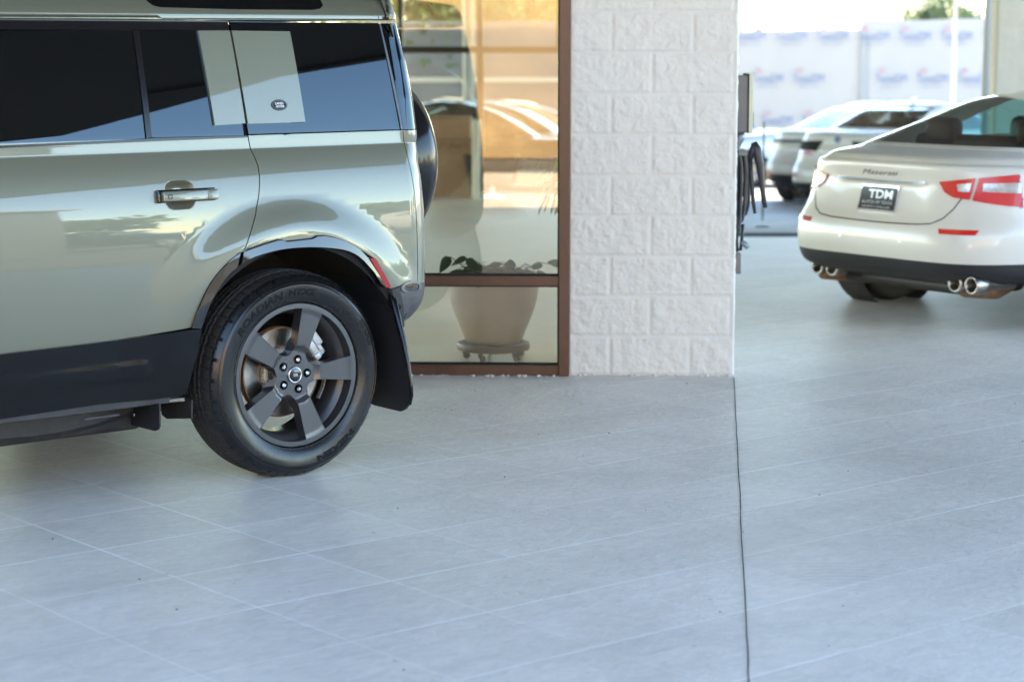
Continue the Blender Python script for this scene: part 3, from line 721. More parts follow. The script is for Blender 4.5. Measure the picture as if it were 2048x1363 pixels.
# marker lamp, arch trims
spanel('marker_lamp', MK, M['red_lens'], suv, off=.012, thick=.02, step=.01)
aF = [(ARCH_F[0][0], ARCH_F[0][1])]+ARCH_F[1:]+IN_F
spanel('arch_trim', shift(aF, -.001, 0), M['gloss_black'], suv, off=.014, thick=.06, step=.02, hook=trimh)
aR = shift(ARCH_R, .0, -.002)+[MK[0], MK[4], MK[3]]+[px2sz(757, 566), px2sz(745, 545)]+IN_R[::-1]+[px2sz(479, 531)]
spanel('arch_trim', shift(aR, .0035, 0), M['gloss_black'], suv, off=.014, thick=.06, step=.02, hook=trimh)
# sill cladding
cl = PX((-40, 714), (0, 709), (140, 692), (280, 674), (385, 659), (404, 658), off=.014)
clb = PX((396, 700), (384, 745), (373, 786), (352, 793), (300, 799), (200, 808), (100, 823), (0, 838), off=.014)
spanel('sill_cladding', [(SL+.004, cl[0][1]-.003)]+[cl[0]]+cl[1:]+clb+[(SL+.004, clb[-1][1])], M['clad'], suv, off=.014, thick=.05, step=.014)
mb = MB()   # lower grey sill, leaning inwards
zt, zb_ = .3775, .345
for s0, s1 in ((-2.48, -.557),):
    a0 = prof(.38); pr = [(a0+.006, zt), (a0-.004, zb_+.004), (a0-.012, zb_), (a0-.16, zb_+.01), (a0-.16, zt)]
    mb.add([(s0, -v, z) for v, z in pr]+[(s1, -v, z) for v, z in pr], [tuple(range(5)), tuple(range(5, 10))[::-1]]+[(i, (i+1) % 5, 5+(i+1) % 5, 5+i) for i in range(5)])
build('lower_sill', mb, M['sill'], suv)
mb = MB(); mb.box((-.548, .02-prof(.38)+.01, .374), (.008, .004, .006)); build('sill_clip', mb, M['white_ink'], suv)
# windows and pillars
GL = -.005
fr = [(SL+.02, 1.7205), (-.29+.001, 1.7205), (-.293, ZG-.002), (SL+.02, ZG-.002)]
spanel('window_frame', [(SL+.004, 1.722)]+shift([px2sz(459, 60)], -G)+shift([px2sz(457, 42)], -G)+[(SL+.004, ZG-.001)], M['satin_black'], suv)
g1 = PX((-30, 60), (8, 60.5), (265, 60.5), (292, 277), (30, 290), (-30, 294))
gl1 = spanel('door_window', [(SL+.02, g1[0][1])]+g1[1:4]+[(SL+.02, g1[4][1]-.004)], M['glass'], suv, off=GL)
spanel('division_bar', PX((266, 60.5), (277.5, 60.5), (303.5, 274), (293, 277)), M['satin_black'], suv, off=.001)
spanel('division_seal', PX((277.5, 60.5), (279.5, 60.5), (310, 274.5), (303.5, 274.5)), M['glass'], suv, off=.0)
q1 = px2sz(458.5, 60.5); q2 = px2sz(489.5, 271)
spanel('door_quarter_window', PX((279.5, 60.5))+[(q1[0]-G, q1[1]), (q2[0]-G, q2[1])]+PX((310, 275)), M['glass'], suv, off=-.003)
spanel('belt_trim', PX((0, 291), (293, 277.5), (303, 276), (493, 271.5))+PX((495, 275), (300, 283), (0, 296))+[(SL+.004, ZB+.001), (SL+.004, ZB+.016)], M['satin_black'], suv, off=.003, thick=.01)
rg = [px2sz(460, 43), px2sz(757, 46.5), px2sz(800, 259.5), (px2sz(800, 259.5)[0], ZB+.004), (px2sz(497, 272)[0]+G, ZB+.004), px2sz(494.5, 250), px2sz(463, 62)]
spanel('quarter_window', rg, M['glass'], suv, off=-.001)
spanel('window_strip', PX((758, 48), (761, 48), (805.5, 259), (801.5, 259)), M['rim'], suv, off=.002, thick=.006)
tp = px2sz(763, 47); bp_ = px2sz(807, 259)
spanel('rear_pillar', [tp, (1.631, tp[1]), (1.631, ZB+.004), (bp_[0], ZB+.004)], M['glass'], suv, off=0); spanel('rear_pillar', [tp, (1.631, tp[1]), (1.631, ZB+.004), (bp_[0], ZB+.004)], M['glass'], suv, off=0, mirror=True)
s1_ = PX((394, 61.5), (457.5, 61.5), (489, 246.5), (428, 250.5)); s2_ = PX((461.5, 61.5), (578, 63), (609, 243.5), (494, 247))
spanel('side_panel', s1_, M['sage'], suv, off=.007, thick=.012, step=.02); sp2 = spanel('side_panel', s2_, M['sage'], suv, off=.007, thick=.012, step=.02)
# oval badge
def badge(par, cs, cz, a, b, off, mapf=None, nf=None, txt=True):
    el = lambda k, n=36: [(cs+a*k*math.cos(2*PI*i/n), cz+(b-(1-k)*a)*math.sin(2*PI*i/n)) for i in range(n)]
    bo = spanel('badge', el(1), M['logo_green'], par, off=off, thick=.003, step=.05, mapf=mapf, nf=nf)
    spanel('badge_rim', el(.92), M['rim'], par, off=off+.0008, thick=.0005, holes=[el(.87)], step=.05, mapf=mapf, nf=nf)
    m_ = MB()
    for t_, dy, dx in (('LAND-', b*.27, -a*.02), ('-ROVER', -b*.27, .02*a)):
        vs, fs = text_poly(t_, 1, .02, .15); w_ = max(v.x for v in vs)-min(v.x for v in vs); h_ = max(v.y for v in vs)-min(v.y for v in vs); kx = a*1.12/w_; ky = b*.44/h_
        m_.add([(mapf or pos)(cs+dx+v.x*kx, cz+dy+v.y*ky, off+.0014) for v in vs], fs)
    build('badge_lettering', m_, M['white_ink'], par, recalc=False)
bs = px2sz(556, 210); badge(sp2, bs[0], bs[1], .036, .021, .0095)
# roof sides, gutter highlight, roof top, alpine glass
ZR = 1.895
rs = [(-2.3, ZG), (SEAM_T-.03, ZG), (px2sz(757, 38)[0], px2sz(757, 38)[1]), (px2sz(750, 18)[0], px2sz(750, 18)[1]), px2sz(735, 0), (px2sz(735, 0)[0]-.04, ZR), (-2.0, ZR)]
al = PX((286, -6), (296, 4), (306, 11), (322, 14.5), (480, 19), (625, 20), (640, 17.5), (645, 11), (640, 0), (632, -8)); al = [(al[0][0]-.05, 1.872)]+al+[(al[-1][0]-.05, 1.876)]
spanel('roof_side', rs, M['sage'], suv, step=.025); spanel('roof_side', rs, M['sage'], suv, step=.025, mirror=True)
spanel('alpine_window', al, M['glass'], suv, off=.003, thick=.006)
x_ = px2sz(757, 38); x2 = px2sz(735, 0)
rc = [(x_[0]+.004, x_[1]), (1.631, ZG), (1.631, ZR), (x2[0]-.03, ZR), (x2[0]+.005, x2[1])]
spanel('roof_corner', rc, M['sage'], suv, step=.025); spanel('roof_corner', rc, M['sage'], suv, step=.025, mirror=True)
mb = MB(); ring = [pos(s, ZR) for s in [-2.0, -1.5, -1, -.5, 0, .3, .5]+[S1+ARC*i/6 for i in range(1, 7)]+[1.1, 1.631]]
rows = []
for i, p in enumerate(ring):
    c0 = Vector((min(p.x, .45), -VC, ZR+.055)); rows.append([p+(c0-p)*t+Vector((0, 0, .055*(math.sin(t*PI/2)-t))) for t in (0, .15, .35, .65, 1)])
for sg in (1, -1):
    vs = [Vector((q.x, q.y if sg > 0 else -2*VC-q.y, q.z)) for r_ in rows for q in r_]
    mb.add(vs, [(i*5+k, i*5+k+1, i*5+k+6, i*5+k+5) for i in range(len(rows)-1) for k in range(4)])
build('roof', mb, M['sage'], suv, smooth=True)
# spoiler lip above the tailgate
mb = MB(); mb.box((.612, -VC, 1.786), (.075, 1.50, .042), 0, .008); build('spoiler', mb, M['sage'], suv, angle=30)
# front half : door, wing, bonnet, screen
fd = [(SL, ZB), (-2.36, ZB), (-2.42, 1.2), (-2.44, .606), (SL, .606)]
for mi in (False, True):
    spanel('front_door', fd, M['sage'], suv, mirror=mi, step=.06)
    o = spanel('front_wing', [(-2.445, .606), (-2.425, 1.2), (-2.40, 1.19), (-2.6, 1.17), (-4.6, 1.08), (-4.6, .72)]+[(-3.022+.545*math.cos(t), .398+.545*math.sin(t)) for t in [PI-PI*.88*i/18-.35 for i in range(19)]], M['sage'], suv, mirror=mi, step=.06)
    spanel('front_door_window', [(SL-.01, 1.72), (SL-.01, ZB+.005), (-2.30, ZB+.005), (-2.02, 1.72)], M['glass'], suv, mirror=mi, step=.06, off=-.004)
    spanel('door_pillar', [(SL-.01, ZG), (SL-.01, ZB), (SL+.02, ZB), (SL+.02, ZG)], M['satin_black'], suv, mirror=mi, step=.1)
    spanel('window_frame', [(SL, 1.722), (-2.02, 1.722), (-2.0, ZG-.001), (SL, ZG-.001)], M['satin_black'], suv, mirror=mi, step=.1)
    spanel('arch_trim', [(-3.022+.545*math.cos(t), .398+.545*math.sin(t)) for t in [PI-.2-(PI-.5)*i/24 for i in range(25)]]+[(-3.022+.49*math.cos(t), .398+.49*math.sin(t)) for t in [.3+(PI-.5)*i/24 for i in range(25)]], M['gloss_black'], suv, off=.012, thick=.05, mirror=mi)
    spanel('front_bumper', [(-3.60, .66), (-3.55, .45), (-4.6, .42), (-4.6, .71)], M['plastic'], suv, off=.02, thick=.05, mirror=mi, step=.06)
    mb = MB(); c_ = pos(-4.28, .93, .004) if not mi else None
    lamp = rrect(-4.3, .95, .11, .085, .03); spanel('headlight', lamp, M['clear_lens'], suv, off=.006, thick=.02, mirror=mi, step=.05)
for a_, b_ in (((SL, .603), (-2.44, .38)),):
    spanel('sill_cladding', [(SL, .603), (-2.44, .60), (-2.5, .38), (SL, .374)], M['clad'], suv, off=.014, thick=.05, step=.05)
# far side skins
spanel('far_side', [(SL+.004, ZB), (SEAM_T, ZB), (SEAM, 1.1), (SEAM, .71), (.52, .68)]+[(.54*math.cos(t), .398+.54*math.sin(t)) for t in [.45+(PI-.9)*i/20 for i in range(21)]]+[(-.5, .606), (SL+.004, .606)], M['sage'], suv, mirror=True, step=.06)
spanel('far_windows', [(SL+.02, 1.758), (SEAM_T-.1, 1.758), (SEAM_T, ZB+.004), (SL+.02, ZB+.004)], M['glass'], suv, mirror=True, step=.08)
spanel('sill_cladding', [(SL+.004, .603), (-.49, .61), (-.56, .38), (-2.5, .374), (-2.44, .60)], M['clad'], suv, off=.014, thick=.05, step=.06, mirror=True)
mb = MB(); W2 = -VC
vs = []
for u, z, hw in ((-3.93, 1.03, .80), (-3.7, 1.13, .88), (-2.5, 1.19, .90)): vs += [(u, W2-hw-.03, z-.01), (u, W2-hw*.55, z+.012), (u, W2, z+.018), (u, W2+hw*.55, z+.012), (u, W2+hw+.03, z-.01)]
mb.add(vs, [(i*5+k, i*5+k+1, i*5+k+6, i*5+k+5) for i in range(2) for k in range(4)]); build('bonnet', mb, M['sage'], suv, smooth=True)
mb = MB(); mb.add([(-2.5, W2-.88, 1.19), (-2.5, W2+.88, 1.19), (-2.0, W2+.75, 1.88), (-2.0, W2-.75, 1.88)], [(0, 1, 2, 3)]); build('windscreen', mb, M['glass'], suv)
# chassis, liner, underbody
mb = MB(); mb.box((-1.45, W2+.02, .35), (1.75, 1.62, .25), 0, .02); mb.box((-3.0, W2, .50), (1.5, 1.2, .25), 0, .02); mb.box((.05, W2, .44), (1.1, 1.15, .32), 0, .02)
build('chassis', mb, M['liner'], suv)
mb = MB()
def px_vplane(x, y, v):
    d = ray(x, y); o_ = Vector((0, 0, CAMZ))-P0; t = (v-o_.dot(EV))/d.dot(EV); q = o_+d*t; return (q.dot(EU), q.z)
tk = [(-2.6, .30), (-1.9, .215)]+[px_vplane(x, y, -.19) for x, y in ((0, 886), (60, 881), (120, 872), (190, 855), (262, 830))]; tk.append((tk[-1][0]+.01, .37))
n_ = len(tk); vs = []
for y_ in (.17, .19, 1.1): vs += [(u, y_, z+(.02 if y_ == .17 else 0)) for u, z in tk]
mb.add(vs, [(r_*n_+i, r_*n_+i+1, (r_+1)*n_+i+1, (r_+1)*n_+i) for r_ in range(2) for i in range(n_-1)])
mb.add([(u, .17, z+.02) for u, z in tk]+[(tk[-1][0], .17, .42), (-2.6, .17, .42)], [tuple(range(n_+2))])
build('undertray', mb, M['liner'], suv, smooth=False)
WM = Matrix.Translation((0, 0, .398)) @ Matrix.Rotation(PI/2, 4, 'X')
for uc in (0, -3.022):
    mb = MB(); mb.lathe([(.505, .0), (.515, -.06), (.515, -.30), (.50, -.42), (.47, -.46)], 48, Matrix.Translation((uc, 0, .398)) @ Matrix.Rotation(PI/2, 4, 'X'), a0=.12 if uc == 0 else -.1, a1=PI-.12 if uc == 0 else PI+.1)
    o = build('wheel_arch_liner', mb, M['liner'], suv, smooth=True)
mb = MB(); mb.lathe([(.0, -.47), (.5, -.47)], 24, WM, a0=0, a1=PI); build('inner_wing', mb, M['void'], suv)
# deflector flaps ahead of the rear wheel
def vz_prism(mb, u, poly, th): return mb.prism(poly, u-th/2, u+th/2, lambda v, z, w_: Vector((w_, -v, z)))
def px_uplane(x, y, u):    # pixel -> (v,z) on plane u = const
    d = ray(x, y); o_ = Vector((0, 0, CAMZ))-P0; t = (u-o_.dot(EU))/d.dot(EU); q = o_+d*t; return (q.dot(EV), q.z)
mb = MB(); vz_prism(mb, -.62, [px_uplane(x, y, -.62) for x, y in ((264, 812), (320, 806), (320, 852), (317, 859), (310, 861), (258, 848), (250, 838), (250, 828))], .006)
build('deflector', mb, M['plastic'], suv, angle=30)
mb = MB(); vz_prism(mb, -.48, [px_uplane(x, y, -.48) for x, y in ((300, 808), (384, 800), (384, 836), (335, 837), (326, 830), (322, 818))], .006); build('deflector', mb, M['liner'], suv)
mb = MB(); q = px_uplane(268, 829, -.63); mb.lathe([(0, .004), (.006, .004), (.007, 0)], 12, Matrix.Translation((-.63, -q[0], q[1])) @ Matrix.Rotation(-PI/2, 4, 'Y')); build('clip', mb, M['exh'], suv)
mb = MB(); q0 = px_uplane(183, 832, -.9); mb.box((-.86, -q0[0], .333), (.14, .02, .004)); build('bracket', mb, M['sill'], suv)
# rear mud flap : one thick moulded piece
MU = .46
fl = [px_uplane(x, y, MU) for x, y in ((700, 560), (764, 575), (777, 583), (786, 600), (796, 640), (806, 680), (815, 725), (821, 765), (823, 788), (820, 806), (812, 817), (803, 822), (785, 818), (752, 810), (700, 790))]
mb = MB(); vz_prism(mb, MU, fl, .012); mfl = build('mud_flap', mb, M['plastic'], suv, angle=30)
mb = MB(); edge = [px_uplane(x, y, MU) for x, y in ((780, 586), (789, 603), (799, 643), (809, 683), (818, 728), (824, 768), (825.5, 790), (822, 808))]
mb.tube([(MU-.004, -v, z) for v, z in edge], [.012, .015, .014, .011, .009, .007, .006, .005], 10); build('flap_edge', mb, M['satin_black'], mfl, smooth=True)
mb = MB(); lo = [(.52, .34), (.47, .56)]
# fender liner behind the wheel
mb = MB(); mb.lathe([(.50, .005), (.512, -.05), (.512, -.4)], 30, WM, a0=-.20, a1=.72); build('wheel_arch_liner', mb, M['plastic'], suv, smooth=True)
# rear bumper
bpoly = [(BT[0][0]+.003, BT[0][1]-.004), (BT[1][0], BT[1][1]-.004), (BT[2][0], BT[2][1]-.004), (BT[3][0], .706), (.68, .708), (1.631, .708), (1.631, .50), (.62, .50), (.585, .51), px2sz(803, 657), px2sz(796, 625)]
def bulge(a, b): return lerp_tab(((.50, -.17), (.52, -.13), (.537, -.100), (.553, -.073), (.57, -.050), (.60, -.025), (.63, -.010), (.66, -.003), (.69, 0)), b)*ss(.48, .58, a)
spanel('rear_bumper', bpoly, M['sill'], suv, off=-.001, thick=.03, step=.014, hook=bulge); spanel('rear_bumper', bpoly, M['sill'], suv, off=.006, thick=.03, step=.03, hook=bulge, mirror=True)
bi = PX((783, 580), (798, 574), (806, 610), (808, 652), (803, 657), (795, 622))
spanel('bumper_insert', bi, M['plastic'], suv, off=.003, thick=.012, step=.02)
ss_ = px2sz(796.5, 614); spanel('parking_sensor', [(ss_[0]+.0105*math.cos(2*PI*i/20), ss_[1]+.0105*math.sin(2*PI*i/20)) for i in range(20)], M['satin_black'], suv, off=.0075, thick=.004)
ox, oz = px2sz(824, 574); el = lambda a, b, n=28: [(ox+a*math.cos(2*PI*i/n)+.15*b*math.sin(2*PI*i/n), oz+b*math.sin(2*PI*i/n)-.05*a*math.cos(2*PI*i/n)) for i in range(n)]
spanel('sky_glint_oval', el(.066, .025), M['rim'], suv, off=.004, thick=.006, step=.015, holes=[el(.046, .0165)], hook=bulge)  # pale ring stands in for the sky's reflection on the glossy corner
spanel('sky_glint_oval', el(.046, .0165), M['gloss_black'], suv, off=.001, thick=.004, step=.015, hook=bulge)
# spare wheel on the tailgate
SPV, SPZ, SPU = -.80, 1.165, .885
spm = Matrix.Translation((SPU, -SPV, SPZ)) @ Matrix.Rotation(PI/2, 4, 'Y')
mb = MB(); mb.lathe([(0, .19), (.26, .19), (.30, .185), (.345, .165), (.378, .13), (.392, .09), (.396, .04), (.396, -.02), (.385, -.06), (.35, -.08), (.1, -.08), (.1, -.2), (0, -.2)], 72, spm); build('spare_wheel', mb, M['satin_black'], suv, smooth=True)
print('spare edge', [tuple(round(q) for q in proj(SM @ (spm @ Vector((.396*math.cos(t), .396*math.sin(t), .06))))) for t in (-2.0, -1.7, -1.57, -1.4, -1.2)], [tuple(round(q) for q in proj(SM @ (spm @ Vector((.36*math.cos(t), .36*math.sin(t), .15))))) for t in (PI/2, 1.8, 2.1, PI)])

# ---- wheels
def wl(x, y, w_): return Vector((x, -w_, y+.398))
SW = [(.262, -.035), (.272, -.018), (.2812, -.008), (.2835, -.001), (.287, .006), (.2885, .0065), (.290, .0055), (.300, .011), (.315, .016), (.330, .0195), (.345, .0205), (.3545, .0200), (.356, .0212), (.3575, .0200), (.366, .0160), (.3675, .0172), (.369, .0150), (.377, .008), (.386, -.001), (.393, -.012), (.398, -.026), (.4015, -.040)]
def swv(r):
    for (a, va), (b, vb) in zip(SW, SW[1:]):
        if r <= b: return va+(vb-va)*(r-a)/(b-a)
    return SW[-1][1]
def wheel_windows():
    out = []
    for k in range(5):
        A = 2*PI*k/5+R(1); B_ = A+2*PI/5; pts = []
        def ln_(ang, sgn, r, hw):
            t = Vector((math.cos(ang), math.sin(ang))); q = Vector((-t.y, t.x)); return (t*r+q*hw*sgn)
        e = [(.254, .0470), (.2, .0400), (.15, .0335), (.115, .0295), (.096, .0285)]
        pts += [tuple(ln_(A, 1, r, h)) for r, h in e]
        tip = A+PI/5; pts += [(.083*math.cos(tip-.13), .083*math.sin(tip-.13)), (.080*math.cos(tip), .080*math.sin(tip)), (.083*math.cos(tip+.13), .083*math.sin(tip+.13))]
        pts += [tuple(ln_(B_, -1, r, h)) for r, h in e[::-1]]
        q1_ = ln_(B_, -1, .258, .0475); q0_ = ln_(A, 1, .258, .0475); a1 = math.atan2(q1_.y, q1_.x); a0 = math.atan2(q0_.y, q0_.x)
        while a1 < a0: a1 += 2*PI
        pts += [(.2615*math.cos(a1+(a0-a1)*i/16), .2615*math.sin(a1+(a0-a1)*i/16)) for i in range(17)]
        out.append(pts)
    return out
def rimH(x, y, o_=0):
    r = math.hypot(x, y)
    h = 0 if r > .262 else (-.0025-.004*(1-(r-.115)/.147))*ss(.262, .24, r) if r > .115 else -.0065-.0155*ss(.117, .094, r)
    return wl(x, y, h+o_)
def rimN(x, y):
    e = .001; a = rimH(x+e, y)-rimH(x-e, y); b = rimH(x, y+e)-rimH(x, y-e); q = b.cross(a); q.normalize(); return -q if q.y > 0 else q
def make_wheel(full=True):
    W5 = wheel_windows(); pockets = [[(.0605*math.cos(2*PI*k/5+R(1))+.0175*math.cos(2*PI*i/20), .0605*math.sin(2*PI*k/5+R(1))+.0175*math.sin(2*PI*i/20)) for i in range(20)] for k in range(5)]
    cap = [(.033*math.cos(2*PI*i/36), .033*math.sin(2*PI*i/36)) for i in range(36)]
    outer = [(.2795*math.cos(2*PI*i/144), .2795*math.sin(2*PI*i/144)) for i in range(144)]
    whl = spanel('wheel', outer, M['rim'], suv, thick=.052, holes=W5+pockets+[cap], step=.012, mapf=rimH, nf=rimN)
    m_ = MB(); m_.lathe([(.2795, -.0003), (.2812, -.002), (.2812, -.012), (.268, -.02)], 144, WM); build('rim_lip', m_, M['rim'], whl, smooth=True)
    m_ = MB(); m_.lathe([(.2625, -.0532), (.2605, -.02), (.2615, -.004)], 96, WM); m_.lathe([(.2625, -.0532), (.245, -.064), (.236, -.08), (.234, -.12), (.234, -.19), (.250, -.215), (.262, -.225), (.262, -.23), (.245, -.222)], 96, WM)
    build('barrel', m_, M['rimd'], whl, smooth=True)
    # bevel lines along the spoke edges
    m_ = MB()
    for w5 in W5:
        pp = [rimH(x*1.0, y*1.0, -.0003) for x, y in w5]; m_.tube(pp+[pp[0]], .0011, 6, caps=False)
    build('spoke_bevel', m_, M['rim'], whl, smooth=True)
    # hub, pockets, nuts, cap
    m_ = MB(); m_.lathe([(0, -.045), (.083, -.045), (.086, -.055), (.08, -.1), (0, -.1)], 40, WM); build('hub', m_, M['liner'], whl, smooth=True)
    for k in range(5):
        a = 2*PI*k/5+R(1); q = Vector((.0605*math.cos(a), .0605*math.sin(a), 0))
        m_ = MB(); m_.lathe([(0, -.0135), (.0062, -.0135), (.0098, -.0165), (.0105, -.021), (.0105, -.045)], 6, WM @ Matrix.Translation(q), a0=k*.4, a1=k*.4+2*PI)
        build('lug_nut', m_, M['chrome'], whl)
        m_ = MB(); m_.lathe([(.0174, -.0225), (.0185, -.0205), (.0178, -.0212)], 24, WM @ Matrix.Translation(q)); build('pocket_ring', m_, M['rim'], whl, smooth=True)
    m_ = MB(); m_.lathe([(0, -.0135), (.0265, -.0137), (.0285, -.0150)], 48, WM); cp = build('centre_cap', m_, M['gloss_black'], whl, smooth=True)
    m_ = MB(); m_.lathe([(.0268, -.0136), (.0278, -.0124), (.0300, -.0126), (.0312, -.0150), (.033, -.026)], 48, WM); build('cap_ring', m_, M['chrome'], whl, smooth=True)
    badge(whl, 0, 0, .0195, .0118, -.0126, mapf=lambda a, b, o_: wl(a, b, o_), nf=lambda a, b: Vector((0, -1, 0)))
    # brake
    m_ = MB(); m_.lathe([(.098, -.1105), (.172, -.1105)], 96, WM); build('brake_disc', m_, M['steel'], whl, smooth=True)
    m_ = MB(); m_.lathe([(.1725, -.109), (.178, -.110), (.1785, -.122), (.17, -.124)], 96, WM); m_.lathe([(.17, -.131), (.1785, -.133), (.1785, -.142), (.1, -.143)], 96, WM); m_.lathe([(.0985, -.1098), (.103, -.1095), (.104, -.1102)], 64, WM)
    for i in range(44):
        a = 2*PI*i/44; m_.box((0, 0, 0), (.07, .003, .012), 0, 0, WM @ Matrix.Rotation(a, 4, 'Z') @ Matrix.Translation((.14, 0, -.1275)))
    build('disc_edge', m_, M['rust'], whl, smooth=False)
    m_ = MB(); m_.lathe([(.0975, -.1105), (.0975, -.088), (.092, -.082), (0, -.080)], 64, WM)
    for i in range(40):
        a = 2*PI*i/40; m_.box((0, 0, 0), (.007, .005, .018), 0, .001, WM @ Matrix.Rotation(a, 4, 'Z') @ Matrix.Translation((.0985, 0, -.0985)))
    build('disc_hat', m_, M['hatm'], whl, angle=30)
    m_ = MB(); cm = WM @ Matrix.Rotation(R(38), 4, 'Z')
    m_.box((.165, 0, -.105), (.055, .13, .06), 0, .010, cm); m_.box((.187, .012, -.085), (.035, .07, .03), 0, .006, cm); m_.box((.15, -.05, -.082), (.03, .028, .026), 0, .006, cm); m_.box((.155, .045, -.083), (.025, .026, .02), 0, .005, cm); m_.box((.178, -.03, -.078), (.018, .03, .02), 0, .004, cm)
    build('caliper', m_, M['caliper'], whl, angle=30)
    m_ = MB()
    for i in range(5): m_.box((0, 0, 0), (.004, .0155, .022), 0, .0012, WM @ Matrix.Rotation(R(-15-4.2*i), 4, 'Z') @ Matrix.Translation((.2325, 0, -.145)))
    build('balance_weight', m_, M['caliper'], whl)
    # tyre
    NP = 60; SUB = 18; NT = NP*SUB; pr = [(r, v, 0) for r, v in SW]
    tv = [-.040-.1350*i/54 for i in range(1, 54)]
    pr += [(.4015+.0045*(1-((v+.1075)/.0675)**2), v, 1) for v in tv]
    pr += [(r, -.215-v, 2) for r, v in SW[::-1]]
    vs = []; P_ = len(pr); rnd = random.Random(3)
    for i in range(NT):
        t = 2*PI*i/NT; ph = i/SUB
        for r, v, kd in pr:
            rr = r; q = -.1075-v; aq = abs(q)
            fr_ = (ph+q*6*(1 if q > 0 else -1)) % 1
            if kd == 1:
                g = 0
                for gc, gw in ((.018, .0042), (.0455, .0048)):
                    zz = .0016*math.sin(2*PI*ph)
                    if abs(aq-gc-zz) < gw: g = .0075
                if aq < .018: fs_ = (ph*1+q*14) % 1; g = max(g, .005 if abs(fs_-.5) < .055 and aq > .004 else 0)
                elif aq < .0455: fs_ = (ph+aq*16) % 1; g = max(g, .006 if fs_ < .11 else (.0045 if abs(fs_-.55) < .045 else 0))
                else: fs_ = (ph-aq*7) % 1; g = max(g, .0065 if fs_ < .13 else (.004 if abs(fs_-.55) < .05 else 0))
                rr -= g
            elif kd in (0, 2) and r > .372:
                fs_ = (ph-.0675*7) % 1; alt = int(ph-.0675*7) % 2
                wdt = .13+.25*ss(.405, .375, r)*(1 if alt else .4)
                if fs_ < wdt and r > (.379 if alt else .386): rr -= .0045
            x = rr*math.cos(t); y = rr*math.sin(t); zz = y+.398; vv = v
            if zz < .0035: zz = .0035; vv = v+(.006 if v > -.02 else 0)
            elif zz < .06 and v > -.03: vv = v+.006*(1-zz/.06)
            vs.append(Vector((x, -vv, zz)))
    fs = [(i*P_+k, ((i+1) % NT)*P_+k, ((i+1) % NT)*P_+k+1, i*P_+k+1) for i in range(NT) for k in range(P_-1)]
    m_ = MB(); m_.add(vs, fs); ty = build('tyre', m_, M['rubber'], whl, smooth=True, recalc=True)
    ty.data.materials.append(M['tread']); nS = len(SW)-3
    for p in ty.data.polygons:
        k = p.index % (P_-1)
        if nS <= k < P_-1-nS: p.material_index = 1
    ty.data.set_sharp_from_angle(angle=R(28))
    def arc_text(s_, r0, h, mid, span, bold=.02, shear=0.):
        tv_, tf_ = text_poly(s_, 1, bold, shear); x0 = min(v.x for v in tv_); x1 = max(v.x for v in tv_); y0 = min(v.y for v in tv_); y1 = max(v.y for v in tv_)
        k = R(span)/(x1-x0); out = []
        # refine long faces by bisecting
        bm = bmesh.new(); bv = [bm.verts.new(v) for v in tv_]; 
        for f in tf_:
            try: bm.faces.new([bv[i] for i in f])
            except ValueError: pass
        for ax, lo, hi, st in ((0, x0, x1, .12), (1, y0, y1, .18)):
            q = lo+st
            while q < hi:
                co = [0, 0, 0]; no = [0, 0, 0]; co[ax] = q; no[ax] = 1
                bmesh.ops.bisect_plane(bm, geom=bm.verts[:]+bm.edges[:]+bm.faces[:], plane_co=co, plane_no=no); q += st
        bm.verts.index_update()
        for v in bm.verts:
            ang = R(mid)-(v.co.x-(x0+x1)/2)*k; r = r0+((v.co.y-y0)/(y1-y0)-.5)*h
            out.append(wl(r*math.cos(ang), r*math.sin(ang), swv(r)+.0011))
        mm = MB(); mm.add(out, [[v.index for v in f.verts] for f in bm.faces]); bm.free(); return mm
    if full:
        for s_, r0, h, mid, span, bo in (('ROADIAN', .3275, .030, 124.5, 44, .035), ('HTX2', .3275, .027, 87.5, 21, .03), ('255/60R20', .3475, .0145, 24.5, 19.5, .02), ('NEXEN', .344, .024, -61, 33, .05)):
            build('tyre_lettering', arc_text(s_, r0, h, mid, span, bo, .12 if s_ in ('ROADIAN', 'HTX2') else 0), M['letter'], whl)
        m_ = MB()
        for r0, a0, a1 in ((.3085, 76, 150), (.3465, 76, 150)):
            m_.tube([wl(r0*math.cos(R(a)), r0*math.sin(R(a)), swv(r0)+.0004) for a in range(a0, a1+1, 2)], .0007, 5)
        for a in (76, 150): m_.tube([wl(r*math.cos(R(a)), r*math.sin(R(a)), swv(r)+.0004) for r in (.3085, .32, .335, .3465)], .0007, 5)
        for i in range(9):
            for a_ in (2, -138):
                a = R(a_-i*1.6); m_.tube([wl((.325)*math.cos(a), (.325)*math.sin(a), swv(.325)), wl(.345*math.cos(a+.1), .345*math.sin(a+.1), swv(.345))], .0005, 4)
        build('sidewall_rib', m_, M['rubber'], whl, smooth=True)
        for s_, r0, h, mid, span in (('LOAD RATING 1500 KG MAX PRESS', .2985, .0055, -122, 46), ('M+S TUBELESS', .3005, .0055, -14, 20)): pass
    return whl
wh = make_wheel()
def copy_wheel(du, mir):
    c = copy_tree(wh, None); c.parent = suv
    c.location = (du, 0, 0)
    if mir: c.location = (du, -2*VC, 0); c.rotation_euler = (0, 0, PI); c.location = (du, -2*VC, 0)
    return c
copy_wheel(-3.022, False); copy_wheel(0, True); copy_wheel(-3.022, True)

